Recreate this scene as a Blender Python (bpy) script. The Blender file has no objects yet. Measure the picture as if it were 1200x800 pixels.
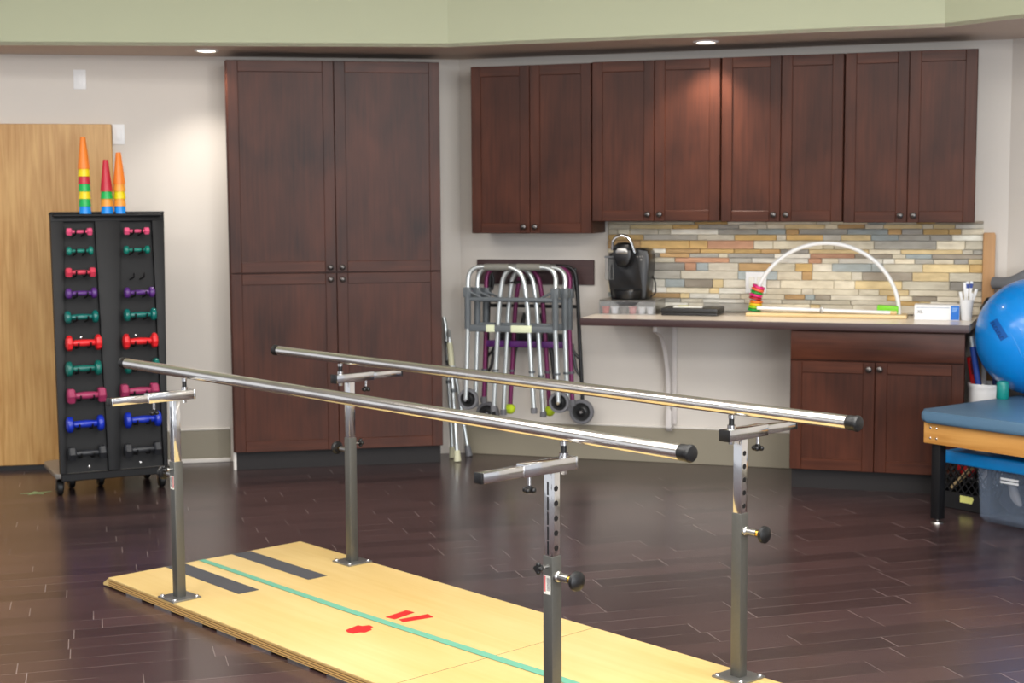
import bpy, bmesh, math, random
from mathutils import Vector, Matrix
from math import sin, cos, pi, radians, atan2, sqrt
random.seed(7)
sc = bpy.context.scene
COL = sc.collection

# ------------------------------------------------------------------ materials
def new_mat(name):
    m = bpy.data.materials.new(name); m.use_nodes = True
    nt = m.node_tree; b = nt.nodes['Principled BSDF']
    return m, nt, b

def lin(c):
    return tuple(((x/255)/12.92 if x/255 <= .04045 else (((x/255)+.055)/1.055)**2.4) for x in c) + (1,)

def mat(name, rgb, rough=.5, metal=0, vary=.06, scale=30, bump=0, coat=0, emit=0, trans=0, alpha=1, spec=.5):
    """plain surface with a little procedural variation of tone"""
    m, nt, b = new_mat(name)
    c = lin(rgb)
    tc = nt.nodes.new('ShaderNodeTexCoord'); n = nt.nodes.new('ShaderNodeTexNoise')
    n.inputs['Scale'].default_value = scale; n.inputs['Detail'].default_value = 4
    nt.links.new(tc.outputs['Object'], n.inputs['Vector'])
    mx = nt.nodes.new('ShaderNodeMix'); mx.data_type = 'RGBA'
    mx.inputs['A'].default_value = tuple(x*(1-vary) for x in c[:3])+(1,)
    mx.inputs['B'].default_value = tuple(min(1, x*(1+vary)) for x in c[:3])+(1,)
    nt.links.new(n.outputs['Fac'], mx.inputs['Factor']); nt.links.new(mx.outputs['Result'], b.inputs['Base Color'])
    b.inputs['Roughness'].default_value = rough; b.inputs['Metallic'].default_value = metal
    b.inputs['Coat Weight'].default_value = coat; b.inputs['Specular IOR Level'].default_value = spec
    b.inputs['Transmission Weight'].default_value = trans; b.inputs['Alpha'].default_value = alpha
    if emit:
        b.inputs['Emission Color'].default_value = c; b.inputs['Emission Strength'].default_value = emit
    if bump:
        bp = nt.nodes.new('ShaderNodeBump'); bp.inputs['Strength'].default_value = bump; bp.inputs['Distance'].default_value = .002
        nt.links.new(n.outputs['Fac'], bp.inputs['Height']); nt.links.new(bp.outputs['Normal'], b.inputs['Normal'])
    return m

def wood(name, dark, light, axis='Z', rough=.35, fine=60, broad=3, spec=.5, blotch=.5, coat=0):
    m, nt, b = new_mat(name)
    tc = nt.nodes.new('ShaderNodeTexCoord')
    def layer(across, along, detail, dist=0):
        mp = nt.nodes.new('ShaderNodeMapping')
        s = [across]*3; s['XYZ'.index(axis)] = along
        mp.inputs['Scale'].default_value = s
        n = nt.nodes.new('ShaderNodeTexNoise'); n.inputs['Scale'].default_value = 1
        n.inputs['Detail'].default_value = detail; n.inputs['Distortion'].default_value = dist
        nt.links.new(tc.outputs['Object'], mp.inputs['Vector']); nt.links.new(mp.outputs['Vector'], n.inputs['Vector'])
        return n
    a = layer(fine, fine*.05, 5, .6); c = layer(broad, broad*.5, 3, .3)
    ad = nt.nodes.new('ShaderNodeMath'); ad.operation = 'MULTIPLY_ADD'
    ad.inputs[1].default_value = blotch; 
    nt.links.new(c.outputs['Fac'], ad.inputs[0])
    sb = nt.nodes.new('ShaderNodeMath'); sb.operation = 'MULTIPLY'; sb.inputs[1].default_value = 1-blotch
    nt.links.new(a.outputs['Fac'], sb.inputs[0]); nt.links.new(sb.outputs[0], ad.inputs[2])
    r = nt.nodes.new('ShaderNodeValToRGB'); r.color_ramp.elements[0].position = .33; r.color_ramp.elements[1].position = .67
    r.color_ramp.elements[0].color = lin(dark); r.color_ramp.elements[1].color = lin(light)
    nt.links.new(ad.outputs[0], r.inputs['Fac']); nt.links.new(r.outputs['Color'], b.inputs['Base Color'])
    b.inputs['Roughness'].default_value = rough; b.inputs['Specular IOR Level'].default_value = spec; b.inputs['Coat Weight'].default_value = coat
    return m

M = {}
M['wall'] = mat('wall_paint', (214,207,198), .75, vary=.015, scale=4)
M['soffit'] = mat('soffit_paint', (206,188,174), .8, vary=.02, scale=4)
M['green'] = mat('sage_paint', (184,188,158), .7, vary=.02, scale=2)
M['ceiling'] = mat('ceiling_paint', (225,222,215), .9, vary=.01)
M['band'] = mat('taupe_baseboard', (142,134,116), .5, vary=.03, scale=8)
M['whitetrim'] = mat('white_trim', (222,216,208), .5, vary=.02)
M['maple'] = wood('maple_veneer', (178,128,64), (214,170,106), 'Z', .4, 45, 5, blotch=.3)
M['cab'] = wood('dark_cherry', (43,20,13), (84,44,29), 'Z', .4, 60, 4, blotch=.68, spec=.24)
M['cabx'] = wood('dark_cherry_horizontal', (46,22,15), (88,47,31), 'X', .4, 60, 4, blotch=.6, spec=.24)
M['toe'] = mat('toe_kick_dark', (22,16,16), .6)
M['edge'] = wood('counter_edge_laminate', (54,36,37), (74,50,49), 'X', .4, 60, 4)
M['counter'] = mat('counter_laminate', (226,214,198), .22, vary=.05, scale=60)
M['pewter'] = mat('pewter', (92,88,86), .3, 1)
M['chrome'] = mat('polished_chrome', (236,233,228), .2, 1, vary=.02, scale=6)
M['chromebright'] = mat('bright_chrome', (222,222,222), .12, 1, vary=.02)
M['steel'] = mat('brushed_steel', (170,168,164), .3, 1, vary=.06)
M['greypaint'] = mat('grey_hammered_paint', (98,97,92), .38, .55, vary=.08, scale=120, bump=.15)
M['plate'] = mat('galvanised_plate', (140,140,138), .38, .8, vary=.15, scale=50)
M['black'] = mat('black_plastic', (20,20,21), .4)
M['blackgloss'] = mat('black_gloss', (16,16,18), .3)
M['blackmetal'] = mat('black_powder_coat', (17,17,19), .5, vary=.1, spec=.3)
M['rackdeep'] = mat('rack_recess', (15,15,17), .55, vary=.1, spec=.3)
M['rubber'] = mat('grey_rubber', (112,112,116), .6)
M['greyplastic'] = mat('walker_grey_plastic', (96,102,106), .45)
M['greyfoam'] = mat('walker_grip_grey', (128,126,118), .7)
M['alu'] = mat('anodised_aluminium', (216,222,222), .3, .75, vary=.03)
M['alucool'] = mat('dull_aluminium', (186,190,192), .35, .75, vary=.03)
M['purple'] = mat('purple_tube', (122,44,92), .35, .3, vary=.25, scale=40)
M['purplebar'] = mat('purple_bar', (92,34,112), .4)
M['tennis'] = mat('tennis_ball_yellow', (190,214,40), .9, vary=.15, scale=200, bump=.4)
M['ivory'] = mat('ivory_rubber', (214,212,180), .6)
M['white'] = mat('white_plastic', (236,236,236), .4, vary=.01)
M['offwhite'] = mat('off_white_paint', (214,208,204), .6, vary=.02)
M['paper'] = mat('white_paper', (238,236,226), .8, vary=.02)
M['yellownote'] = mat('yellow_note', (226,224,130), .8)
M['cream_tape'] = mat('cream_label', (226,232,196), .7)
M['ply'] = wood('birch_plywood', (207,175,108), (222,195,136), 'X', .42, 26, 2.2, blotch=.65)
M['plyend'] = None
M['grip'] = mat('charcoal_grip_tape', (72,72,76), .85, vary=.15, scale=300, bump=.3)
M['mint'] = mat('mint_masking_tape', (102,166,140), .7, vary=.08, scale=40)
M['redtape'] = mat('red_tape', (196,34,34), .55, vary=.06)
M['vinyl'] = mat('slate_blue_vinyl', (84,116,142), .34, vary=.04, scale=10, bump=.05)
M['oak'] = wood('oak_apron', (196,136,66), (218,164,92), 'X', .4, 40, 4, blotch=.4)
M['plank'] = wood('tan_board', (170,124,76), (196,150,100), 'Z', .55, 40, 5, blotch=.4)
M['beech'] = wood('beech_base', (214,184,130), (232,206,156), 'X', .45, 30, 4, blotch=.4)
M['ballblue'] = mat('blue_ball_vinyl', (8,134,220), .25, vary=.04, scale=4, coat=.2)
M['inkblue'] = mat('dark_blue_print', (4,38,92), .4)
M['inkmid'] = mat('mid_blue_print', (5,86,164), .35)
M['lidblue'] = mat('blue_lid_plastic', (14,146,226), .38)
M['clear'] = None
M['navy'] = mat('navy_cloth', (26,30,46), .9, vary=.3, scale=25, bump=.5)
M['greycloth'] = mat('grey_cloth', (150,146,142), .9, vary=.15, scale=25)
M['skincloth'] = mat('beige_cloth', (206,190,170), .9, vary=.1, scale=25)
M['teal'] = mat('teal_plastic', (14,128,122), .35)
M['red'] = mat('red_plastic', (200,30,36), .4)
M['blue'] = mat('blue_foam', (30,62,140), .5)
M['greyseat'] = mat('grey_pad', (112,114,118), .6)
M['gold'] = mat('brass', (214,170,80), .25, 1)
M['lens'] = mat('downlight_lens', (255,246,232), .5, emit=14)
M['clearbox'] = None

def glassy(name, rgb, rough, mixf):
    m, nt, b = new_mat(name)
    out = nt.nodes['Material Output']
    b.inputs['Base Color'].default_value = lin(rgb); b.inputs['Roughness'].default_value = rough
    tr = nt.nodes.new('ShaderNodeBsdfTransparent'); tr.inputs['Color'].default_value = (.96,.97,1,1)
    tc = nt.nodes.new('ShaderNodeTexCoord'); n = nt.nodes.new('ShaderNodeTexNoise'); n.inputs['Scale'].default_value = 5
    nt.links.new(tc.outputs['Object'], n.inputs['Vector'])
    mr = nt.nodes.new('ShaderNodeMapRange'); mr.inputs['To Min'].default_value = mixf-.05; mr.inputs['To Max'].default_value = mixf+.05
    nt.links.new(n.outputs['Fac'], mr.inputs['Value'])
    mx = nt.nodes.new('ShaderNodeMixShader')
    nt.links.new(mr.outputs['Result'], mx.inputs['Fac'])
    nt.links.new(tr.outputs['BSDF'], mx.inputs[1]); nt.links.new(b.outputs['BSDF'], mx.inputs[2])
    nt.links.new(mx.outputs['Shader'], out.inputs['Surface'])
    return m
M['clear'] = glassy('frosted_clear_plastic', (158,174,194), .2, .15)
M['clearbox'] = glassy('smoky_clear_plastic', (180,180,176), .15, .22)

def floor_mat():
    m, nt, b = new_mat('dark_plank_floor')
    tc = nt.nodes.new('ShaderNodeTexCoord'); mp = nt.nodes.new('ShaderNodeMapping')
    mp.inputs['Rotation'].default_value = (0, 0, radians(-16)); mp.inputs['Location'].default_value = (.13, -.056, 0)
    nt.links.new(tc.outputs['Object'], mp.inputs['Vector'])
    def math(op, a=None, b=None):
        n = nt.nodes.new('ShaderNodeMath'); n.operation = op
        for i, v in enumerate((a, b)):
            if v is None: continue
            if isinstance(v, (int, float)): n.inputs[i].default_value = v
            else: nt.links.new(v, n.inputs[i])
        return n.outputs[0]
    sx = nt.nodes.new('ShaderNodeSeparateXYZ'); nt.links.new(mp.outputs['Vector'], sx.inputs[0])
    rowf = math('DIVIDE', sx.outputs['Y'], .12); row = math('FLOOR', rowf); fy = math('SUBTRACT', rowf, row)
    wn1 = nt.nodes.new('ShaderNodeTexWhiteNoise'); wn1.noise_dimensions = '1D'; nt.links.new(row, wn1.inputs['W'])
    px = math('DIVIDE', math('ADD', sx.outputs['X'], math('MULTIPLY', wn1.outputs['Value'], 7.3)), .66)
    pid = math('FLOOR', px); fx = math('SUBTRACT', px, pid)
    # distance to the nearest long seam / butt joint in metres
    dy = math('MULTIPLY', math('MINIMUM', fy, math('SUBTRACT', 1, fy)), .12)
    dx = math('MULTIPLY', math('MINIMUM', fx, math('SUBTRACT', 1, fx)), .66)
    def line(d, w):
        m_ = nt.nodes.new('ShaderNodeMapRange'); m_.inputs['From Min'].default_value = w*.3; m_.inputs['From Max'].default_value = w
        m_.inputs['To Min'].default_value = 1; m_.inputs['To Max'].default_value = 0; nt.links.new(d, m_.inputs['Value']); return m_.outputs['Result']
    seam = line(dy, .002); butt = line(dx, .0028)
    wn2 = nt.nodes.new('ShaderNodeTexWhiteNoise'); wn2.noise_dimensions = '2D'
    cb = nt.nodes.new('ShaderNodeCombineXYZ'); nt.links.new(row, cb.inputs[0]); nt.links.new(pid, cb.inputs[1]); nt.links.new(cb.outputs[0], wn2.inputs['Vector'])
    mp2 = nt.nodes.new('ShaderNodeMapping'); mp2.inputs['Scale'].default_value = (3, 55, 1)
    nt.links.new(mp.outputs['Vector'], mp2.inputs['Vector'])
    gr = nt.nodes.new('ShaderNodeTexNoise'); gr.inputs['Scale'].default_value = 1; gr.inputs['Detail'].default_value = 5
    nt.links.new(mp2.outputs['Vector'], gr.inputs['Vector'])
    ad = nt.nodes.new('ShaderNodeMath'); ad.operation = 'MULTIPLY_ADD'; ad.inputs[1].default_value = .55
    ml = nt.nodes.new('ShaderNodeMath'); ml.operation = 'MULTIPLY'; ml.inputs[1].default_value = .45
    nt.links.new(gr.outputs['Fac'], ml.inputs[0]); nt.links.new(wn2.outputs['Value'], ad.inputs[0]); nt.links.new(ml.outputs[0], ad.inputs[2])
    r = nt.nodes.new('ShaderNodeValToRGB')
    r.color_ramp.elements[0].position = .15; r.color_ramp.elements[1].position = .85
    r.color_ramp.elements[0].color = lin((50,37,38)); r.color_ramp.elements[1].color = lin((74,55,55))
    nt.links.new(ad.outputs[0], r.inputs['Fac'])
    mx = nt.nodes.new('ShaderNodeMix'); mx.data_type = 'RGBA'; mx.inputs['B'].default_value = lin((142,128,124))
    # mortar lines partly worn light
    wn = nt.nodes.new('ShaderNodeTexNoise'); wn.inputs['Scale'].default_value = 2.5
    nt.links.new(mp.outputs['Vector'], wn.inputs['Vector'])
    wr = nt.nodes.new('ShaderNodeMapRange'); wr.inputs['From Min'].default_value = .38; wr.inputs['From Max'].default_value = .62; wr.inputs['To Min'].default_value = .12; wr.inputs['To Max'].default_value = .8
    nt.links.new(wn.outputs['Fac'], wr.inputs['Value'])
    lines = math('MAXIMUM', math('MULTIPLY', seam, math('MULTIPLY', wr.outputs['Result'], .7)), math('MULTIPLY', butt, math('ADD', math('MULTIPLY', wr.outputs['Result'], .6), .3)))
    nt.links.new(lines, mx.inputs['Factor']); nt.links.new(r.outputs['Color'], mx.inputs['A'])
    nt.links.new(mx.outputs['Result'], b.inputs['Base Color'])
    # slightly uneven gloss
    gn = nt.nodes.new('ShaderNodeTexNoise'); gn.inputs['Scale'].default_value = 1.3
    nt.links.new(mp.outputs['Vector'], gn.inputs['Vector'])
    gm = nt.nodes.new('ShaderNodeMapRange'); gm.inputs['To Min'].default_value = .19; gm.inputs['To Max'].default_value = .28
    nt.links.new(gn.outputs['Fac'], gm.inputs['Value']); nt.links.new(gm.outputs['Result'], b.inputs['Roughness'])
    bp = nt.nodes.new('ShaderNodeBump'); bp.inputs['Strength'].default_value = .035; bp.inputs['Distance'].default_value = .002
    nt.links.new(gr.outputs['Fac'], bp.inputs['Height']); nt.links.new(bp.outputs['Normal'], b.inputs['Normal'])
    b.inputs['Specular IOR Level'].default_value = .65
    return m
M['floor'] = floor_mat()

def ply_edge_mat():
    m, nt, b = new_mat('plywood_edge_layers')
    tc = nt.nodes.new('ShaderNodeTexCoord'); sp = nt.nodes.new('ShaderNodeSeparateXYZ')
    nt.links.new(tc.outputs['Object'], sp.inputs[0])
    ml = nt.nodes.new('ShaderNodeMath'); ml.operation = 'MULTIPLY'; ml.inputs[1].default_value = 120
    nt.links.new(sp.outputs['Z'], ml.inputs[0])
    fr = nt.nodes.new('ShaderNodeMath'); fr.operation = 'FRACT'; nt.links.new(ml.outputs[0], fr.inputs[0])
    r = nt.nodes.new('ShaderNodeValToRGB')
    r.color_ramp.elements[0].position = .38; r.color_ramp.elements[1].position = .55
    r.color_ramp.elements[0].color = lin((122,88,46)); r.color_ramp.elements[1].color = lin((206,166,100))
    nt.links.new(fr.outputs[0], r.inputs['Fac']); nt.links.new(r.outputs['Color'], b.inputs['Base Color'])
    b.inputs['Roughness'].default_value = .6
    return m
M['plyend'] = ply_edge_mat()

def stone_mat():
    m, nt, b = new_mat('ledger_stone')
    at = nt.nodes.new('ShaderNodeAttribute'); at.attribute_name = 'Col'
    tc = nt.nodes.new('ShaderNodeTexCoord'); n = nt.nodes.new('ShaderNodeTexNoise'); n.inputs['Scale'].default_value = 22; n.inputs['Detail'].default_value = 6
    mp = nt.nodes.new('ShaderNodeMapping'); mp.inputs['Scale'].default_value = (.6, 1, 1.8)
    nt.links.new(tc.outputs['Object'], mp.inputs['Vector']); nt.links.new(mp.outputs['Vector'], n.inputs['Vector'])
    r = nt.nodes.new('ShaderNodeValToRGB'); r.color_ramp.elements[0].position = .3; r.color_ramp.elements[1].position = .7
    r.color_ramp.elements[0].color = (.76,.74,.71,1); r.color_ramp.elements[1].color = (1.0,1.0,1.0,1)
    nt.links.new(n.outputs['Fac'], r.inputs['Fac'])
    mx = nt.nodes.new('ShaderNodeMix'); mx.data_type = 'RGBA'; mx.blend_type = 'MULTIPLY'; mx.inputs['Factor'].default_value = 1
    nt.links.new(at.outputs['Color'], mx.inputs['A']); nt.links.new(r.outputs['Color'], mx.inputs['B'])
    nt.links.new(mx.outputs['Result'], b.inputs['Base Color']); b.inputs['Roughness'].default_value = .7
    bp = nt.nodes.new('ShaderNodeBump'); bp.inputs['Strength'].default_value = .6; bp.inputs['Distance'].default_value = .006
    nt.links.new(n.outputs['Fac'], bp.inputs['Height']); nt.links.new(bp.outputs['Normal'], b.inputs['Normal'])
    return m
M['stone'] = stone_mat()

# ------------------------------------------------------------------ mesh builder
class MB:
    def __init__(s): s.bm = bmesh.new()
    def box(s, x0, x1, y0, y1, z0, z1, bev=0, seg=2, mi=0):
        vs = [s.bm.verts.new((x, y, z)) for x in (x0, x1) for y in (y0, y1) for z in (z0, z1)]
        fs = [s.bm.faces.new([vs[i] for i in f]) for f in ((0,1,3,2),(4,6,7,5),(0,4,5,1),(2,3,7,6),(0,2,6,4),(1,5,7,3))]
        for f in fs: f.material_index = mi
        if bev:
            es = {e for f in fs for e in f.edges}
            r = bmesh.ops.bevel(s.bm, geom=list(es), offset=bev, segments=seg, profile=.5, affect='EDGES')
            for f in r['faces']: f.material_index = mi
        return s
    def prism(s, pts, axis, a, b, bev=0, mi=0):
        def P(u, v, w): return {'X': (w, u, v), 'Y': (u, w, v), 'Z': (u, v, w)}[axis]
        A = [s.bm.verts.new(P(u, v, a)) for u, v in pts]; B = [s.bm.verts.new(P(u, v, b)) for u, v in pts]
        n = len(pts)
        fs = [s.bm.faces.new(A), s.bm.faces.new(B[::-1])]
        for i in range(n): fs.append(s.bm.faces.new((A[i], B[i], B[(i+1) % n], A[(i+1) % n])))
        for f in fs: f.material_index = mi
        if bev:
            es = {e for f in fs[:2] for e in f.edges}
            bmesh.ops.bevel(s.bm, geom=list(es), offset=bev, segments=2, profile=.5, affect='EDGES')
        return s
    def tube(s, pts, r, seg=12, closed=False, caps=True, mi=0, flat=None):
        pts = [Vector(p) for p in pts]; n = len(pts)
        rs = r if isinstance(r, (list, tuple)) else [r]*n
        T = []
        for i in range(n):
            if closed: t = pts[(i+1) % n]-pts[i-1]
            else: t = pts[min(i+1, n-1)]-pts[max(i-1, 0)]
            T.append(t.normalized())
        up = Vector((0,0,1)) if abs(T[0].z) < .9 else Vector((0,1,0))
        u = (up - T[0]*up.dot(T[0])).normalized(); rings = []
        for i in range(n):
            u = (u - T[i]*u.dot(T[i])).normalized(); v = T[i].cross(u)
            rings.append([s.bm.verts.new(pts[i] + (u*cos(2*pi*k/seg)*(flat or 1) + v*sin(2*pi*k/seg))*rs[i]) for k in range(seg)])
        m = n if closed else n-1
        for i in range(m):
            A = rings[i]; B = rings[(i+1) % n]
            for k in range(seg):
                f = s.bm.faces.new((A[k], A[(k+1) % seg], B[(k+1) % seg], B[k])); f.material_index = mi
        if caps and not closed:
            s.bm.faces.new(rings[0][::-1]).material_index = mi; s.bm.faces.new(rings[-1]).material_index = mi
        return s
    def cyl(s, p, q, r, r2=None, seg=20, mi=0): return s.tube([p, q], [r, r if r2 is None else r2], seg, mi=mi)
    def lathe(s, prof, o=(0,0,0), axis=(0,0,1), seg=24, mi=0, close=False):
        o = Vector(o); a = Vector(axis).normalized()
        up = Vector((1,0,0)) if abs(a.x) < .9 else Vector((0,1,0))
        u = (up-a*up.dot(a)).normalized(); v = a.cross(u); rings = []
        for r, h in prof:
            if r < 1e-6: rings.append([s.bm.verts.new(o+a*h)])
            else: rings.append([s.bm.verts.new(o+a*h+(u*cos(2*pi*k/seg)+v*sin(2*pi*k/seg))*r) for k in range(seg)])
        for i in range(len(rings)-1):
            A, B = rings[i], rings[i+1]
            for k in range(seg):
                k2 = (k+1) % seg
                if len(A) == 1 and len(B) == 1: continue
                if len(A) == 1: f = s.bm.faces.new((A[0], B[k2], B[k]))
                elif len(B) == 1: f = s.bm.faces.new((A[k], A[k2], B[0]))
                else: f = s.bm.faces.new((A[k], A[k2], B[k2], B[k]))
                f.material_index = mi
        return s
    def sphere(s, c, r, sc_=(1,1,1), seg=24, rot=None):
        mt = Matrix.Translation(c) @ (rot or Matrix.Identity(4)) @ Matrix.Diagonal((r*sc_[0], r*sc_[1], r*sc_[2], 1))
        bmesh.ops.create_uvsphere(s.bm, u_segments=seg, v_segments=seg//2, radius=1, matrix=mt); return s
    def quad(s, a, b, c, d, mi=0):
        f = s.bm.faces.new([s.bm.verts.new(p) for p in (a, b, c, d)]); f.material_index = mi; return s
    def xf(s, mtx): bmesh.ops.transform(s.bm, matrix=mtx, verts=s.bm.verts); return s
    def mesh(s, name, m, sharp=.6):
        bm = s.bm
        bmesh.ops.recalc_face_normals(bm, faces=bm.faces)
        for f in bm.faces: f.smooth = True
        for e in bm.edges:
            if len(e.link_faces) == 2 and e.calc_face_angle(0) > sharp: e.smooth = False
        me = bpy.data.meshes.new(name); bm.to_mesh(me); bm.free()
        for x in (m if isinstance(m, (list, tuple)) else [m]): me.materials.append(x)
        return me
    def build(s, name, m, parent=None, loc=None, rotz=None, sharp=.6):
        o = bpy.data.objects.new(name, s.mesh(name, m, sharp)); COL.objects.link(o)
        if parent: o.parent = parent
        if loc is not None: o.location = loc
        if rotz is not None: o.rotation_euler = (0, 0, rotz)
        return o

def fillet(pts, r, n=6):
    """round the corners of a polyline"""
    pts = [Vector(p) for p in pts]; out = [pts[0]]
    for i in range(1, len(pts)-1):
        p = pts[i]; a = pts[i-1]-p; b = pts[i+1]-p
        d = min(r, a.length*.49, b.length*.49)
        A = p+a.normalized()*d; B = p+b.normalized()*d
        for k in range(n+1):
            t = k/n; out.append(A*(1-t)**2 + p*2*t*(1-t) + B*t*t)
    out.append(pts[-1]); return out

def tag(o, label, cat, group=None):
    o['label'] = label; o['category'] = cat
    if group: o['group'] = group
    return o
def thing(name, label, cat, loc=(0,0,0), rotz=0, group=None):
    o = bpy.data.objects.new(name, None); COL.objects.link(o); o.empty_display_size = .05
    o.location = loc; o.rotation_euler = (0, 0, rotz)
    return tag(o, label, cat, group)
def struct(o): o['kind'] = 'structure'; return o
def lab(o, t): o['label'] = t; return o
def copy_tree(o, parent=None):
    c = o.copy(); COL.objects.link(c)
    if parent: c.parent = parent
    for ch in list(o.children): copy_tree(ch, c)
    return c
def text_mesh(body, size):
    cu = bpy.data.curves.new('lettering', 'FONT'); cu.body = body; cu.size = size; cu.align_x = 'CENTER'; cu.align_y = 'CENTER'; cu.extrude = .0004
    o = bpy.data.objects.new('lettering', cu); COL.objects.link(o)
    dg = bpy.context.evaluated_depsgraph_get()
    me = bpy.data.meshes.new_from_object(o.evaluated_get(dg))
    bpy.data.objects.remove(o); return me

# ------------------------------------------------------------------ frames of the room
aR, aL, aT = radians(-17.5), radians(10.6), radians(-53)
O = Vector((-.318, 9.18, 0))                      # corner between the two cabinet walls
def frame(o, a):
    e = Vector((cos(a), sin(a), 0)); n = Vector((sin(a), -cos(a), 0))
    return lambda s, n_, z=0: o + e*s + n*n_ + Vector((0, 0, z))
RW = frame(O, aR); LW = frame(O, aL)
O3 = RW(3.24, 0); TW = frame(O3, aT)
ZS, ZC = 2.455, 3.3

# setting
m = MB(); m.box(-9, 9, -7, 12, -.1, 0); struct(m.build('floor', M['floor']))
m = MB(); m.box(-5.5, .05, 0, .15, 0, ZC); struct(m.build('wall_left', M['wall'], None, O, aL))
m = MB(); m.box(-.03, 3.27, 0, .15, 0, ZC); struct(m.build('wall_back', M['wall'], None, O, aR))
m = MB(); m.box(-.02, 7.5, 0, .15, 0, ZC); struct(m.build('wall_right', M['wall'], None, O3, aT))
m = MB(); m.box(-9, 9, -7, 12, ZC, ZC+.1); struct(m.build('ceiling', M['ceiling']))
# dropped bulkhead: sage face, beige underside
A = Vector((-2.817, 8.214)); B = Vector((-.353, 8.438)); C = Vector((2.227, 7.631)); D = Vector((2.505, 7.262))
A2 = A + (A-B).normalized()*2.6; D2 = D + (D-C).normalized()*6
fr = [A2, B, C, D2]
back = [D2 + Vector((1.3, .9)), Vector(TW(-.0, -.1).xy), Vector(RW(0, -.1).xy), A2 + Vector((-.1, .9))]
m = MB()
f = [m.bm.verts.new((p.x, p.y, ZS)) for p in fr+back]; m.bm.faces.new(f)
f2 = [m.bm.verts.new((p.x, p.y, ZS+.02)) for p in fr+back]; m.bm.faces.new(f2[::-1])
for i in range(len(f)):
    j = (i+1) % len(f); m.bm.faces.new((f[i], f[j], f2[j], f2[i]))
struct(m.build('trim_1', M['soffit']))
m = MB()
for p, q in zip(fr, fr[1:]):
    d = (q-p).normalized(); n = Vector((-d.y, d.x))*.03
    poly = [(p.x, p.y), (q.x, q.y), (q.x+n.x, q.y+n.y), (p.x+n.x, p.y+n.y)]
    m.prism(poly, 'Z', ZS+.0005, ZC)
struct(m.build('wall_bulkhead', M['green']))

def baseboard(name, s0, s1, F, ang, zb, zt, white):
    m = MB(); m.box(s0, s1, -.013, .0, zb, zt, .003, 1)
    b = struct(m.build(name, M['band'], None, F, ang))
    if white:
        m = MB(); m.box(s0, s1, -.02, 0, 0, zb, .004, 1); m.build('shoe_moulding', M['whitetrim'], b)
    m = MB(); m.box(s0, s1, -.015, 0, zt, zt+.012, .003, 1); m.build('edge_highlight', M['whitetrim'], b)  # pale strip paints a highlight along the top edge of the band
baseboard('baseboard_left', -2.085, -1.44, O, aL, .026, .2, True)
baseboard('baseboard_back', .02, 2.1, O, aR, .0, .212, False)
baseboard('baseboard_right', .02, 6, O3, aT, .0, .212, False)

# flush maple door on the left wall
d = MB().box(-3.35, -2.088, -.045, -.002, .03, 2.05, .004, 1)
d = struct(d.build('door_1', M['maple'], None, O, aL))
m = MB(); m.box(-3.35, -2.09, -.03, -.003, .0, .029); m.build('gap_shade', M['black'], d)  # black strip stands in for the shade in the gap below the door

# stacked ledger stone backsplash (stones are pattern: one mesh)
def splash():
    m = MB(); bm = m.bm; cl = bm.loops.layers.color.new('Col'); rnd = random.Random(11)
    pal = [((222,212,188),5),((214,206,188),5),((204,196,176),4),((214,192,146),4),((200,166,108),3),((176,172,162),3),((160,156,148),2),((184,150,104),2),((150,140,126),1),((230,226,214),4),((160,168,168),3),((196,150,120),1)]
    cols = [c for c, w in pal for _ in range(w)]
    z = .925; s0, s1 = .952, 3.112
    while z < 1.452:
        h = min(rnd.choice((.026,.03,.034,.05,.048)), 1.456-z)
        if 1.456-z-h < .012: h = 1.456-z
        x = s0
        while x < s1-.001:
            w = rnd.choice((.07,.11,.16,.2,.25,.3))*rnd.uniform(.8,1.15); w = min(w, s1-x)
            if s1-x-w < .05: w = s1-x
            dp = rnd.uniform(.012,.032); c = rnd.choice(cols); k = rnd.uniform(.95,1.14)
            nf = len(bm.faces); 
            m.box(x+.0008, x+w-.0008, -dp, 0, z+.0008, z+h-.0008, .003, 1)
            bm.faces.ensure_lookup_table()
            col = tuple(min(1, q/255*k) for q in c)+(1,)
            for f in list(bm.faces)[nf:]:
                for l in f.loops: l[cl] = col
            x += w
        z += h
    return struct(m.build('wall_backsplash', M['stone'], None, O, aR))
splash()

# ------------------------------------------------------------------ cabinets
def knob(parent, x, y, z, r=.017):
    m = MB(); m.lathe([(.006, 0), (.006, .012), (r*.75, .016), (r, .022), (r*.92, .03), (r*.5, .034), (0, .035)], (x, y, z), (0, -1, 0), 16)
    return m.build('knob', M['pewter'], parent)
def shaker(name, parent, x0, x1, z0, z1, yf, st=.062, t=.02, kx=None, kz=None, hm=None):
    """frame-and-panel door, front face at y = yf"""
    m = MB(); b = .0022
    m.box(x0, x0+st, yf, yf+t, z0, z1, b, 1); m.box(x1-st, x1, yf, yf+t, z0, z1, b, 1)
    m.box(x0+st, x1-st, yf, yf+t, z1-st, z1, b, 1, 1); m.box(x0+st, x1-st, yf, yf+t, z0, z0+st, b, 1, 1)
    m.box(x0+st-.002, x1-st+.002, yf+.009, yf+t-.003, z0+st-.002, z1-st+.002)
    d = m.build(name, [M['cab'], M['cabx']], parent)
    if kx is not None: knob(d, kx, yf, kz)
    return d

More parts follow.
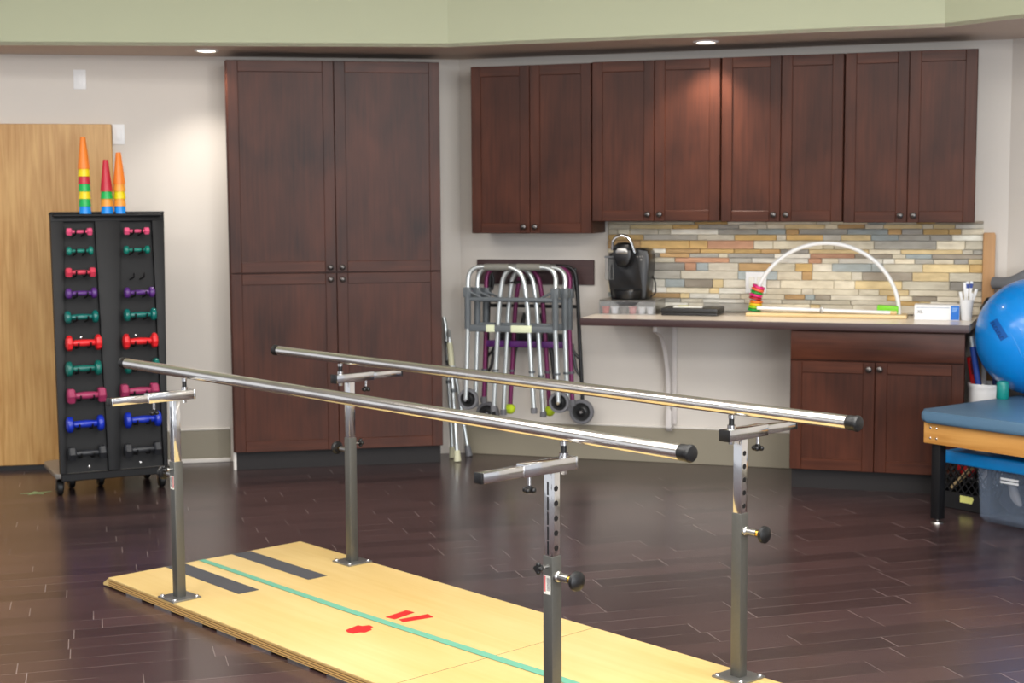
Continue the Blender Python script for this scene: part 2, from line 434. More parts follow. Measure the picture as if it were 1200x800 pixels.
# tall two-tier cabinet on the left wall
t = thing('tall_cabinet', 'tall dark cherry storage cabinet with four doors standing on the floor', 'cabinet', LW(-1.415, 0), aL)
m = MB(); m.box(0, 1.245, -.34, -.002, .11, 2.405, .002, 1); m.build('carcass', M['cab'], t)
m = MB(); m.box(.01, 1.235, -.30, -.003, 0, .1095); m.build('toe_kick', M['toe'], t)
m = MB(); m.box(-.007, -.0005, -.335, -.003, .11, 2.4); m.build('filler_strip', M['cab'], t)
m = MB(); m.box(-.007, .0095, -.31, -.003, .0, .1095); m.build('toe_end_cap', M['whitetrim'], t)
g = .003; mid = .618
shaker('door', t, g, mid-g/2, 1.172, 2.402, -.362, .064, kx=mid-.036, kz=1.2)
shaker('door', t, mid+g/2, 1.245-g, 1.172, 2.402, -.362, .064, kx=mid+.034, kz=1.2)
shaker('door', t, g, mid-g/2, .112, 1.166, -.362, .064, kx=mid-.036, kz=1.128)
shaker('door', t, mid+g/2, 1.245-g, .112, 1.166, -.362, .064, kx=mid+.034, kz=1.128)

# four wall cabinets
def wall_cab(s0, s1, z0, z1, mid, label):
    t = thing('wall_cabinet', label, 'cabinet', RW(s0, 0, z0), aR, 'dark wall cabinets over the counter')
    w = s1-s0; h = z1-z0; mid -= s0
    m = MB(); m.box(0, w, -.32, -.002, 0, h, .002, 1); m.build('carcass', M['cab'], t)
    shaker('door', t, .003, mid-.0015, .002, h-.002, -.342, .06, kx=mid-.036, kz=.04)
    shaker('door', t, mid+.0015, w-.003, .002, h-.002, -.342, .06, kx=mid+.034, kz=.04)
wall_cab(.191, .931, 1.392, 2.376, .557, 'dark cherry wall cabinet hanging lower than the rest, above the walkers')
wall_cab(.933, 1.682, 1.462, 2.38, 1.302, 'dark cherry wall cabinet above the coffee maker')
wall_cab(1.685, 2.362, 1.458, 2.38, 2.02, 'dark cherry wall cabinet above the left half of the white arch')
wall_cab(2.365, 3.062, 1.452, 2.38, 2.708, 'rightmost dark cherry wall cabinet, above the glove box')

# base cabinet
t = thing('base_cabinet', 'dark cherry base cabinet with one wide drawer and two doors under counter end', 'cabinet', RW(2.119, 0), aR)
m = MB(); m.box(0, .911, -.6, -.002, .11, .88, .002, 1); m.build('carcass', M['cab'], t)
m = MB(); m.box(.008, .905, -.56, -.003, 0, .1095); m.build('toe_kick', M['toe'], t)
m = MB(); m.box(.003, .908, -.621, -.601, .716, .872, .003, 2); m.build('drawer', M['cabx'], t)
shaker('door', t, .003, .4505, .113, .709, -.622, .062, kx=.42, kz=.672)
shaker('door', t, .4535, .908, .113, .709, -.622, .062, kx=.476, kz=.674)

# worktop
t = thing('worktop', 'long cream laminate worktop with dark edge running below the stone backsplash', 'worktop', RW(0, 0), aR)
m = MB(); m.prism([(.944, -.003), (3.1, -.003), (3.085, -.15), (3.046, -.645), (.944, -.645)], 'Z', .882, .92); m.build('slab', M['counter'], t)
m = MB(); m.box(.942, 3.048, -.654, -.6455, .88, .921, .003, 2); m.build('front_edge', M['edge'], t)
# corbel bracket
t = thing('counter_bracket', 'white curved shelf bracket fixed to wall under the worktop', 'bracket', RW(1.335, 0), aR)
prof = [(-.003, .879), (-.46, .879), (-.46, .835), (-.42, .825)]
for k in range(9):
    a = k/8*pi/2; prof.append((-.42 + .345*sin(a), .42 + .405*cos(a)))
prof += [(-.075, .3), (-.055, .27), (-.055, .25), (-.003, .25)]
m = MB(); m.prism(prof, 'X', -.012, .012, .003); m.build('curved_web', M['offwhite'], t)
m = MB(); m.box(.012, .04, -.02, -.003, .24, .879, .003, 1); m.build('back_plate', M['offwhite'], t)
m = MB(); m.prism([(-.02,.24),(-.02,.22),(-.06,.205),(-.085,.225),(-.085,.33),(-.075,.33),(-.075,.235),(-.055,.222),(-.035,.235)], 'X', -.012, .022, .002); m.build('foot_scroll', M['offwhite'], t)

# ------------------------------------------------------------------ small wall things
def switch(F, s, z, ang, label, w=.072, h=.115):
    t = thing('light_switch', label, 'light switch', F(s, 0, z), ang)
    m = MB(); m.box(-w/2, w/2, -.007, -.0005, -h/2, h/2, .003, 2); m.build('switch_plate', M['white'], t)
    m = MB(); m.box(-.017, .017, -.0115, -.0071, -.033, .033, .003, 2); m.build('rocker', M['white'], t)
switch(LW, -2.263, 2.312, aL, 'white light switch high on the wall above the maple door')
switch(LW, -2.05, 1.992, aL, 'white light switch beside the top right corner of the maple door', .07, .12)
t = thing('wall_outlet', 'white outlet plate on stone backsplash behind left foot of arch', 'outlet', RW(1.847, .034, 1.1), aR)
m = MB(); m.box(-.061, .061, -.008, 0, -.062, .062, .003, 2); m.build('cover_plate', M['white'], t)
for dx in (-.024, .024):
    m = MB(); m.box(dx-.016, dx+.016, -.0105, -.0081, -.034, .034, .003, 2); m.build('socket_insert', M['paper'], t)
def downlight(p, label):
    t = thing('downlight', label, 'ceiling light', p, 0, 'recessed downlights in the soffit')
    m = MB(); m.lathe([(.05, -.0005), (.05, -.006), (.056, -.01), (.068, -.007), (.071, -.0005)], (0,0,0), (0,0,1), 32); m.build('trim_ring', M['white'], t)
    m = MB(); m.lathe([(0, -.004), (.03, -.0045), (.0495, -.005)], (0,0,0), (0,0,1), 32); m.build('lens', M['lens'], t)
downlight(Vector((-1.741, 8.523, ZS)), 'lit round recessed downlight left of the tall cabinet')
downlight(Vector((1.081, 8.227, ZS)), 'lit round recessed downlight over the dark wall cabinets')

# ------------------------------------------------------------------ parallel bars
yaw = -.8347; e1 = Vector((cos(yaw), sin(yaw), 0)); e2 = Vector((-e1.y, e1.x, 0)); P0 = Vector((-1.639, 5.814, 0))
W = .929; T = .0733; LEN = 3.06; KB = 1.019; ZB = 1.57*(KB-1)/KB      # local height of the floor
bars = thing('parallel_bars', 'chrome parallel bars for walking practice on a long plywood platform', 'parallel bars', P0*KB - Vector((0, 0, ZB*KB)), yaw)
bars.scale = (KB, KB, KB)
m = MB()
m.box(0, 1.8375, 0, W, T-.006, T, .0008, 1); m.box(1.8412, LEN, 0, W, T-.006, T, .0008, 1)
pf = m.build('platform', M['ply'], bars)
m = MB()
m.box(0, LEN, .0015, W-.0015, ZB+.009, T-.0062)
m.build('plywood_core', M['plyend'], pf)
m = MB(); m.box(1.8377, 1.841, .002, W-.002, T-.005, T-.0006); m.build('joint_strip', M['toe'], pf)
m = MB(); m.prism([(-.0002, ZB+.009), (-.045, ZB+.006), (-.047, ZB+.014), (-.0002, T-.003)], 'Y', .002, W-.002); m.build('end_ramp', M['ply'], pf)
for i in range(13):
    x = .14 + i*.23
    m = MB(); m.box(x, x+.13, .004, W-.004, ZB+.0003, ZB+.0088); m.build('underside_cleat', M['steel'], pf)
def decal(name, pts, mt, z=T+.0004, label=None):
    m = MB(); m.prism(pts, 'Z', z, z+.0008); o = m.build(name, mt, bars)
    if label: lab(o, label)
decal('grip_strip', [(.002,.255),(.008,.345),(.585,.342),(.583,.25)], M['grip'], label='charcoal non-slip strip near the front edge')
decal('grip_strip', [(.002,.575),(.008,.664),(.588,.662),(.588,.57)], M['grip'], label='charcoal non-slip strip near the back edge')
decal('guide_tape', [(.004,.412),(.004,.44),(1.03,.438),(2.1,.466),(LEN-.01,.47),(LEN-.01,.436),(2.1,.428),(1.03,.404)], M['mint'], T+.0016, label='mint green tape line along the middle')
decal('tape_mark', [(1.228,.47),(1.209,.581),(1.252,.585),(1.273,.478)], M['redtape'], label='shorter red tape strip beside the green line')
decal('tape_mark', [(1.285,.486),(1.322,.478),(1.348,.597),(1.303,.607)], M['redtape'], label='longer red tape strip beside the green line')
decal('tape_mark', [(1.262,.268),(1.25,.31),(1.243,.335),(1.262,.34),(1.27,.366),(1.298,.362),(1.305,.345),(1.322,.338),(1.332,.3),(1.318,.288),(1.316,.262),(1.285,.258)], M['redtape'], label='red taped cross near the front edge')

def upright(s, e, out, end):
    """out = -1/+1: side the arm reaches to; end = -1/+1: side the pull pin points to"""
    L = lambda x, y, z: Vector((s+x*end, e+y*out, z))
    def lb(m, x0, x1, y0, y1, z0, z1, bev=0):
        a = L(x0, y0, z0); b = L(x1, y1, z1)
        m.box(min(a.x,b.x), max(a.x,b.x), min(a.y,b.y), max(a.y,b.y), z0, z1, bev, 2)
    w = .0185; zt = .603
    m = MB(); lb(m, -w, w, -w, w, T+.006, zt, .0025); post = m.build('post', M['greypaint'], bars)
    m = MB(); lb(m, -.06, .06, -.06, .06, T+.0003, T+.0065, .001); m.build('base_plate', M['plate'], post)
    for i in (-1,1):
        for j in (-1,1):
            m = MB(); m.lathe([(.009,0),(.009,.003),(.007,.006),(0,.0075)], L(i*.047, j*.047, T+.0066), (0,0,1), 10); m.build('bolt', M['chromebright'], post)
    # inner tube with adjusting holes
    w2 = .0158
    m = MB(); lb(m, -w2, w2, -w2, w2, zt-.02, .8358, .0018); it = m.build('inner_tube', M['chromebright'], post)
    for k in range(5):
        z = .626 + k*.0415
        m = MB(); m.cyl(L(w2-.0012, 0, z), L(w2+.0003, 0, z), .0082, seg=14); m.build('pin_hole', M['black'], post)
        m = MB(); lb(m, -.0032, .0032, w2-.001, w2+.0003, z-.0187, z+.0187); m.build('scale_slot', M['black'], post)
    # cross arm: outer sleeve and sliding inner bar
    m = MB(); lb(m, -.019, .019, -.075, .115, .836, .872, .002); m.build('arm_sleeve', M['chromebright'], post)
    m = MB(); lb(m, -.0155, .0155, .11, .262, .839, .8675, .002); m.build('arm_bar', M['chromebright'], post)
    m = MB(); lb(m, -.016, .016, .262, .27, .8385, .868, .002); m.build('arm_end_cap', M['black'], post)
    m = MB(); lb(m, -.0195, .0195, -.082, -.0752, .8355, .8725, .002); m.build('sleeve_end_cap', M['black'] if out > 0 else M['chromebright'], post)
    # stem that carries the rail
    p = L(0, -.045, 0)
    m = MB(); m.cyl(p+Vector((0,0,.8722)), p+Vector((0,0,.884)), .013); m.build('stem_collar', M['chromebright'], post)
    m = MB(); m.cyl(p+Vector((0,0,.905)), p+Vector((0,0,.916)), .0105); m.build('stem_collar', M['chromebright'], post)
    m = MB(); m.cyl(p+Vector((0,0,.884)), p+Vector((0,0,.905)), .0085); m.build('stem', M['black'], post)
    m = MB(); m.cyl(p+Vector((0,0,.824)), p+Vector((0,0,.8357)), .009, seg=6); m.build('stem_nut', M['chromebright'], post)
    # thumb screw under the sleeve
    p = L(0, .085, 0)
    m = MB(); m.cyl(p+Vector((0,0,.806)), p+Vector((0,0,.8358)), .005); m.build('arm_screw', M['chromebright'], post)
    m = MB()
    for k in range(4):
        a = k*pi/2+.4; m.sphere(p+Vector((.012*cos(a), .012*sin(a), .797)), .0085, seg=12)
    m.lathe([(.008,.79),(.01,.794),(.01,.806),(.006,.81)], p, (0,0,1), 12); m.build('arm_knob', M['black'], post)
    # spring pull pin
    z = .548
    m = MB(); m.lathe([(.0155,0),(.0155,.008),(.011,.012),(.011,.048)], L(w,0,z), e1*0+Vector((end,0,0)), 16); m.build('pin_barrel', M['steel'], post)
    m = MB(); m.lathe([(.0095,.048),(.0095,.057),(.006,.062),(.006,.067)], L(w,0,z), Vector((end,0,0)), 14); m.build('pin_ferrule', M['gold'], post)
    m = MB(); m.lathe([(.008,.064),(.022,.067),(.0275,.074),(.0265,.083),(.016,.09),(0,.092)], L(w,0,z), Vector((end,0,0)), 20); m.build('pin_knob', M['black'], post)
    # side clamp screw
    if not (out > 0 and end > 0):
        z = .575
        m = MB(); m.cyl(L(0,w,z), L(0,w+.025,z), .005); m.build('clamp_screw', M['chromebright'], post)
        m = MB(); c = L(0, w+.034, z)
        for k in range(4):
            a = k*pi/2; m.sphere(c+Vector((.0105*cos(a), 0, .0105*sin(a))), .0075, seg=12)
        m.cyl(L(0,w+.022,z), L(0,w+.042,z), .009); m.build('clamp_knob', M['black'], post)
    if out < 0:
        m = MB(); lb(m, -.0145, .0125, w+.0002, w+.0008, .497, .549); m.build('sticker', M['paper'], post)
        m = MB(); lb(m, -.0135, -.006, w+.0009, w+.0012, .503, .547); lab(m.build('sticker_panel', mat('sticker_red', (216,110,110), .6), post), 'red warning panel on the white sticker')
        for k in range(3):
            m = MB(); lb(m, -.001+k*.004, .001+k*.004, w+.0009, w+.0012, .507, .543); m.build('sticker_print', M['greyseat'], post)
ee0, ee1, s1, s2 = .0577, W-.0577, .4718, 2.5376
upright(s1, ee0, -1, -1); upright(s1, ee1, 1, -1); upright(s2, ee1, 1, 1); upright(s2, ee0, -1, 1)
ZR = .938
for e in (ee0+.045, ee1-.045):
    m = MB(); m.cyl((.02, e, ZR), (2.965, e, ZR), .021, seg=32); r = m.build('handrail', M['chrome'], bars)
    for x, d in ((.02, -1), (2.965, 1)):
        m = MB(); m.lathe([(.0212,-.0),(.0218,.002),(.0218,.026),(.0235,.028),(.0235,.034),(.02,.039),(.012,.041),(0,.0415)], (x, e, ZR), (d,0,0), 28); m.build('end_cap', M['black'], r)

# star of tape on the floor
m = MB(); m.prism([(-.085,.01),(-.03,.012),(-.01,.05),(.012,.016),(.085,.024),(.035,-.01),(.04,-.05),(.0,-.022),(-.045,-.045),(-.03,-.012)], 'Z', .0003, .0012)
tag(m.build('floor_tape', mat('pale_green_tape', (140,160,110), .7), None, (-2.62, 7.95, 0), .3), 'pale green star of tape stuck on floor left of the dumbbell rack', 'tape')

# ------------------------------------------------------------------ dumbbell rack
ra = radians(25.6); RO = Vector((-2.411, 7.757, 0)); tilt = .2/1.38
RK = Matrix.Translation(RO) @ Matrix.Rotation(ra, 4, 'Z')
rack = thing('dumbbell_rack', 'black leaning two-column dumbbell rack on casters beside the maple door', 'rack', RO, ra)
LEAN = Matrix.Translation((0,0,.14)) @ Matrix.Rotation(-math.atan(tilt), 4, 'X')   # local panel frame: x, thickness y, height
hp = 1.4
def lean(m): return m.xf(LEAN)
m = MB(); m.prism([(-.01,0),(.56,0),(.618,hp),(.012,hp)], 'Y', .028, .05); lean(m); m.build('back_panel', M['rackdeep'], rack)
m = MB()
m.prism([(-.012,0),(.022,0),(.078,hp-.04),(.01,hp-.04)], 'Y', -.004, .0279, .002)          # left rail
m.prism([(.242,0),(.303,0),(.382,hp-.04),(.243,hp-.04)], 'Y', -.004, .0279, .002)          # spine
m.prism([(.541,0),(.562,0),(.62,hp-.04),(.553,hp-.04)], 'Y', -.004, .0279, .002)           # right rail
m.prism([(.01,hp-.04),(.62,hp-.04),(.621,hp),(.011,hp)], 'Y', -.004, .0279, .002)
lean(m); m.build('front_frame', M['blackmetal'], rack)
m = MB(); m.box(.0085, .623, -.006, .054, hp, hp+.012, .003, 1); lean(m); m.build('top_shelf', M['blackmetal'], rack)
m = MB(); m.box(.02, .6, .15, .27, 1.513, 1.526, .003, 1); m.build('top_ledge', M['blackmetal'], rack)
m = MB(); m.box(.26, .31, .12, .36, .14, .2); m.prism([(.36,.14),(.41,.14),(.27,1.3),(.22,1.3)], 'X', .265, .305); m.build('rear_strut', M['blackmetal'], rack)
pl = []
for (x0,y0,sx,sy) in ((-.035,.0,1,1),(.585,.0,-1,1),(.585,.5,-1,-1),(-.035,.5,1,-1)):
    r = .06; arc = [(x0+sx*r*(1-cos(a*pi/8)), y0+sy*r*(1-sin(a*pi/8))) for a in range(5)]
    if sx*sy < 0: arc = arc[::-1]
    pl += arc
m = MB(); m.prism(pl, 'Z', .112, .137, .003); m.build('dolly_plate', mat('dolly_grey', (150,146,140), .35, .5), rack)
m = MB(); m.box(-.01, .57, -.02, .0, .1, .14, .004, 1); m.build('front_bumper', M['blackmetal'], rack)
for cx, cy in ((.0,.11), (.092,.3), (.25,.3), (.55,.1), (.53,.4)):
    m = MB(); m.box(cx-.022, cx+.022, cy-.022, cy+.022, .1, .1118); m.prism([(cy-.02,.1),(cy+.02,.1),(cy+.035,.035),(cy+.012,.03)], 'X', cx-.023, cx-.018); m.prism([(cy-.02,.1),(cy+.02,.1),(cy+.035,.035),(cy+.012,.03)], 'X', cx+.018, cx+.023)
    c = m.build('caster', M['steel'], rack)
    m = MB(); m.lathe([(.012,-.016),(.042,-.016),(.0475,-.01),(.0475,.01),(.042,.016),(.012,.016)], (cx, cy+.023, .048), (1,0,0), 22); m.build('caster_wheel', M['black'], c)
for x, h in ((.16,1.375),(.47,1.375),(.14,.73),(.435,.73),(.145,.03),(.42,.03)):
    m = MB(); m.lathe([(.0085,0),(.0085,-.003),(.005,-.006),(0,-.007)], (x, .028, h), (0,1,0), 12); lean(m); m.build('bolt', M['chromebright'], rack)

DB = {}
def dumbbell_tree(kind, colour, L):
    """three-part vinyl dumbbell lying along x, centred on its axis"""
    mt = mat('dumbbell_'+colour[0], colour[1], colour[2], 0, .05)
    hd = .037*(L/.19)**.8*colour[3]; hw = L*.2
    t = thing('dumbbell', '', 'dumbbell')
    m = MB(); g = L/2-hw
    m.lathe([(hd*.36,-g),(hd*.42,-g*.5),(hd*.46,0),(hd*.42,g*.5),(hd*.36,g)], (0,0,0), (1,0,0), 18); m.build('handle', mt, t)
    for sgn in (-1,1):
        m = MB(); c = L/2-hw/2
        if kind == 'hex':
            m.lathe([(0,-hw/2),(hd*.8,-hw/2),(hd,-hw*.32),(hd,hw*.32),(hd*.8,hw/2),(0,hw/2)], (sgn*c,0,0), (1,0,0), 6)
        else:
            m.lathe([(0,-hw/2),(hd*.6,-hw*.48),(hd*.92,-hw*.3),(hd,0),(hd*.92,hw*.3),(hd*.6,hw*.48),(0,hw/2)], (sgn*c,0,0), (1,0,0), 8 if kind == 'oct' else 20)
        m.build('weight_head', mt, t)
    return t, hd
CL = {'pink':('pink',(226,84,126),.45,.78),'teal':('teal',(10,122,108),.4,.8),'coral':('coral',(206,58,82),.45,.9),'purple':('purple',(86,42,122),.4,.9),
      'dteal':('glossy_teal',(8,104,98),.2,1.),'red':('red',(226,36,42),.38,1.15),'dgreen':('deep_teal',(6,102,92),.3,1.12),'magenta':('magenta',(160,52,92),.42,1.12),
      'blue':('blue',(22,50,176),.22,1.15),'black':('black',(40,42,46),.4,1.05)}
rows = [('pink','hex'),('teal','round'),('coral','hex'),('purple','round'),('dteal','round'),('red','oct'),('dgreen','round'),('magenta','hex'),('blue','round'),('black','hex')]
LP = [(.15,1.424,.135),(.148,1.321,.142),(.145,1.206,.156),(.143,1.094,.166),(.137,.968,.179),(.141,.829,.19),(.132,.693,.188),(.139,.549,.201),(.124,.398,.2),(.126,.243,.198)]
RP = [(.457,1.424,.132),(.452,1.321,.144),(.449,1.187,.162),(.453,1.089,.171),(.45,.968,.18),(.442,.825,.189),(.443,.69,.194),(.422,.557,.195),(.431,.401,.198),(.421,.24,.197)]
desc = {'pink':'small pink dumbbell','teal':'small matt teal dumbbell','coral':'coral red dumbbell','purple':'purple dumbbell','dteal':'shiny dark teal dumbbell above the red one','red':'bright red dumbbell','dgreen':'deep teal dumbbell below the red one','magenta':'magenta dumbbell','blue':'shiny blue dumbbell','black':'charcoal black dumbbell'}
src = {}
for side, tab in (('left', LP), ('right', RP)):
    for (k, kind), (x, z, L) in zip(rows, tab):
        yp = (z-.14)*tilt; h = (z-.14)/cos(math.atan(tilt)); hd = .037*(L/.19)**.8*CL[k][3]
        # two saddle pegs per slot
        dr = min(.45*hd, hd*.46)
        for dx in (-L*.17, L*.17):
            m = MB(); zz = h-dr-.005
            m.tube(fillet([(x+dx,.03,zz),(x+dx,-.075,zz),(x+dx,-.082,zz+.022)], .012), .0045, 8); lean(m); m.build('peg', M['blackmetal'], rack)
        if side == 'right' and k == 'coral': continue
        if k in src: d = copy_tree(src[k])
        else: d, _ = dumbbell_tree(kind, CL[k], L); src[k] = d
        p = LEAN @ Vector((x, -.047, h)); d.location = RK @ p
        d.rotation_euler = (0, 0, ra)
        d['label'] = (desc[k] + (' in the left column of the rack' if side == 'left' else ' in the right column of the rack')) if k != 'coral' else 'coral red dumbbell in the left column, level with an empty slot'
        d['group'] = 'dumbbells on the black rack'

# stacking cones
CC = {'orange':(240,132,44),'yellow':(240,214,20),'red':(196,40,60),'green':(20,176,84),'blue':(10,140,232),'amber':(240,160,60)}
CM = {k: mat('cone_'+k, v, .4, vary=.03) for k, v in CC.items()}
cone_me = {}
def cone_stack(x, y, cols, who):
    z = 1.5265; n = len(cols)
    for i, (c, pos) in enumerate(zip(cols, who)):
        if c not in cone_me:
            H = .172; m = MB()
            m.lathe([(.0335,0),(.0325,.006),(.0145,H-.004),(.0125,H),(0,H),(0,H-.003),(.0115,H-.004),(.031,.0)], (0,0,0), (0,0,1), 28)
            cone_me[c] = m.mesh('cone', CM[c])
        o = bpy.data.objects.new('stacking_cone', cone_me[c]); COL.objects.link(o)
        o.location = RK @ Vector((x, y, z)); z += .0405
        tag(o, pos, 'cone', 'stacking cones on top of the rack')
o7 = ['blue','green','yellow','green','red','yellow','orange']
cone_stack(.196, .205, o7, ['blue cone at the base of the tall left stack','green cone second from bottom in the tall left stack','yellow cone third from bottom in the tall left stack','green cone in the middle of the tall left stack','red cone third from top in the tall left stack','yellow cone just under the orange tip of the tall left stack','tall orange cone crowning the left stack'])
cone_stack(.312, .2, ['blue','amber','green','red'], ['blue cone at the base of the short red-topped stack','amber cone second from bottom in the red-topped stack','green cone under the red tip of the middle stack','red cone crowning the short middle stack'])
cone_stack(.385, .216, ['blue','amber','yellow','amber','orange'], ['blue cone at the base of the right stack','amber cone second from bottom in the right stack','yellow cone in the middle of the right stack','amber cone under the orange tip of the right stack','orange cone crowning the right stack near the wall'])

# ------------------------------------------------------------------ walkers hanging on a board
board = thing('hook_board', 'dark brown board with hooks on wall holding the walkers', 'hook board', RW(.114, 0, 1.073), aR)
m = MB(); m.box(0, .75, -.022, -.002, 0, .152, .003, 1); m.build('board', M['edge'], board)
for x in (.342, .382):
    m = MB(); m.tube(fillet([(x,-.02,.03),(x,-.45,.03),(x,-.46,.053)], .015), .006, 8); m.build('hook', M['black'], board)

def wheel(parent, p, r, w, hub, tyre=None):
    m = MB(); m.lathe([(r*.74,-w*.5),(r*.95,-w*.5),(r,-w*.25),(r,w*.25),(r*.95,w*.5),(r*.74,w*.5),(r*.74,-w*.5)], p, (0,1,0), 32)
    o = m.build('wheel', tyre or M['rubber'], parent)
    m = MB(); m.lathe([(0,w*.25),(r*.74,w*.2),(r*.74,-w*.2),(r*.6,-w*.1),(r*.4,-w*.12),(r*.3,-w*.25),(r*.26,-w*.6),(r*.12,-w*.65),(0,-w*.65)], p, (0,1,0), 24)
    hb = m.build('hub', hub, o)
    return o

def walker(label, n, s, tube_m, sleeve_m, bar_m, dz=0, wheels=True, balls=False, hw=.27, lean_=.018, bar2=.832, bar1=1.006, grip=True, rear=(.36,.35), rt=.0142, tape=False, tall=0, bleg=0):
    """folded frame walker; local x along the wall, -y towards the room, z from floor"""
    t = thing('folded_walker', label, 'walker', RW(s, n, dz), aR, 'walkers hung on the hook board')
    zs = 1.05
    for sg in (-1, 1):
        top = sg*hw; bot = sg*(hw+lean_); zb = .40+bleg
        m = MB(); m.cyl((bot, 0, zb), (top, 0, zs-.2), rt); l = m.build('front_leg', tube_m, t)
        m = MB(); m.cyl((top+sg*.002, 0, .828), (top, 0, zs+.02), rt*1.35); m.build('leg_sleeve', sleeve_m, l)
        m = MB(); m.cyl((bot-sg*.006, 0, .565), (bot-sg*.006, 0, .578), rt*1.45); m.build('clip', M['greyplastic'], l)
        if wheels:
            wh = wheel(t, (bot-sg*.004, .034, zb), .064, .028, M['blackmetal'])
            m = MB(); m.cyl((bot,-.014,zb),(bot,.03,zb), .009); m.build('axle', M['chromebright'], wh)
        else:
            m = MB(); m.lathe([(rt*1.5,-.02),(rt*1.5,.012),(rt*1.1,.018)], (bot,0,zb-.0), (0,0,1), 14); m.build('tip', M['rubber'], l)
        # folded side frame: shoulder arc, hand rail, rear leg
        off = .028 if sg < 0 else .056
        far = -sg*.055; rx = -sg*rear[0 if sg < 0 else 1]*.26
        pts = [(top, 0, zs-.03), (top, off*.6, zs+.145-.002*sg), (far, off, zs+.145), (far-sg*.035, off, zs-.05), (far-sg*.075, off, .345+bleg)]
        m = MB(); m.tube(fillet(pts, .1, 8), rt, 12); sf = m.build('side_frame', tube_m, t)
        if grip:
            m = MB(); m.cyl((top-sg*.1, off*.82, zs+.1442), (far+sg*.075, off, zs+.1445), rt*1.45); m.build('hand_grip', M['greyfoam'], sf)
        q = Vector((far-sg*.075, off, .345+bleg))
        if balls:
            m = MB(); m.sphere(q+Vector((0,0,-.005)), .033, seg=20); m.build('tennis_ball', M['tennis'], sf)
        else:
            m = MB(); m.lathe([(rt*1.4,-.016),(rt*1.4,.014),(rt*1.05,.018)], q, (0,0,1), 14); m.build('tip', M['rubber'], sf)
        m = MB(); m.cyl(q+Vector((sg*.0125,0,.225)), q+Vector((sg*.0118,0,.237)), rt*1.4); m.build('clip', M['greyplastic'], sf)
        m = MB(); m.box(top-.024, top+.024, -.018, .04, zs-.035, zs+.025, .006, 2); m.build('hinge', M['greyplastic'], t)
        m = MB(); m.tube([(top-sg*.015,-.012,zs-.0), (top-sg*.085,-.004,zs-.035)], .007, 8); m.build('fold_lever', M['greyplastic'], t)
    m = MB(); m.box(-hw, hw, -.012, .008, bar1-.012, bar1+.012, .006, 3); m.build('cross_bar', bar_m, t)
    m = MB(); m.box(-hw, hw, -.012, .008, bar2-.02, bar2+.02, .006, 3); b = m.build('cross_bar', bar_m, t)
    if tape:
        for x0, x1 in ((-.155,-.1),(-.0,.13)):
            m = MB(); m.box(x0, x1, -.0135, .0095, bar2-.021, bar2+.021, .004, 2); m.build('name_tape', M['cream_tape'], b)
    return t
walker('silver folded walker with grey cross bars hung in front of the other walkers', .425, .463, M['alu'], M['greyplastic'], M['greyplastic'], 0, tape=True)
walker('purple folded walker with yellow tennis balls hung behind the silver one', .225, .502, M['purple'], M['greyplastic'], M['purplebar'], -.012, wheels=False, balls=True, hw=.262, bar2=.735, bar1=1.0, bleg=-.01)
walker('second silver folded walker hung close behind the front silver one', .318, .489, M['alu'], M['greyplastic'], M['greyplastic'], -.006, wheels=False, hw=.272, bar2=.845, bar1=1.0, bleg=-.03)
# black rollator at the back
t = thing('folded_rollator', 'black folded rollator with big grey wheels hung nearest the wall', 'walker', RW(.5, .1, 0), aR, 'walkers hung on the hook board')
for sg in (-1, 1):
    xb = sg*.315; 
    m = MB(); m.tube(fillet([(xb, 0, .31), (sg*.28, 0, 1.05), (sg*.265, 0, 1.185), (sg*.12, 0, 1.19)], .06), .0125, 12); l = m.build('side_tube', M['black'], t)
    zw = .31 if sg > 0 else .275
    wh = wheel(t, (xb-(.0 if sg > 0 else -.03), -.03, zw), .076, .03, M['black'])
    m = MB(); m.cyl((xb-(.0 if sg > 0 else -.03),0,zw),(xb-(.0 if sg > 0 else -.03),-.052,zw), .009); m.build('axle', M['chromebright'], wh)
    m = MB(); m.tube(fillet([(sg*.27,0,1.18),(sg*.25,0,1.1),(sg*.262,-.0,1.04)],.03), .008, 8); m.build('brake_lever', M['black'], l)
    m = MB(); m.tube(fillet([(sg*.3,0,.62),(sg*.25,0,.68),(sg*.25,0,.72)],.03), .009, 8); m.build('brake_cable', M['black'], l)
    m = MB(); m.tube(fillet([(sg*.305,0,.52),(sg*.27,0,.56),(sg*.255,0,.66)],.03), .01, 8); m.build('brake_cable', M['black'], l)
    m = MB(); m.tube([(sg*.05,0,.9),(sg*.12,.0,.66),(sg*.135,0,.48)], [.012,.014,.01], 10); m.build('fold_strut', M['black'], t)
m = MB(); m.cyl((-.115,0,1.19),(.115,0,1.19), .0125); m.build('top_bar', M['black'], t)
m = MB(); m.cyl((-.28,0,.945),(.28,0,.945), .011); m.build('cross_bar', M['black'], t)
m = MB(); m.box(-.22, .22, -.012, .012, .70, .78, .01, 2); m.build('seat_flap', M['black'], t)

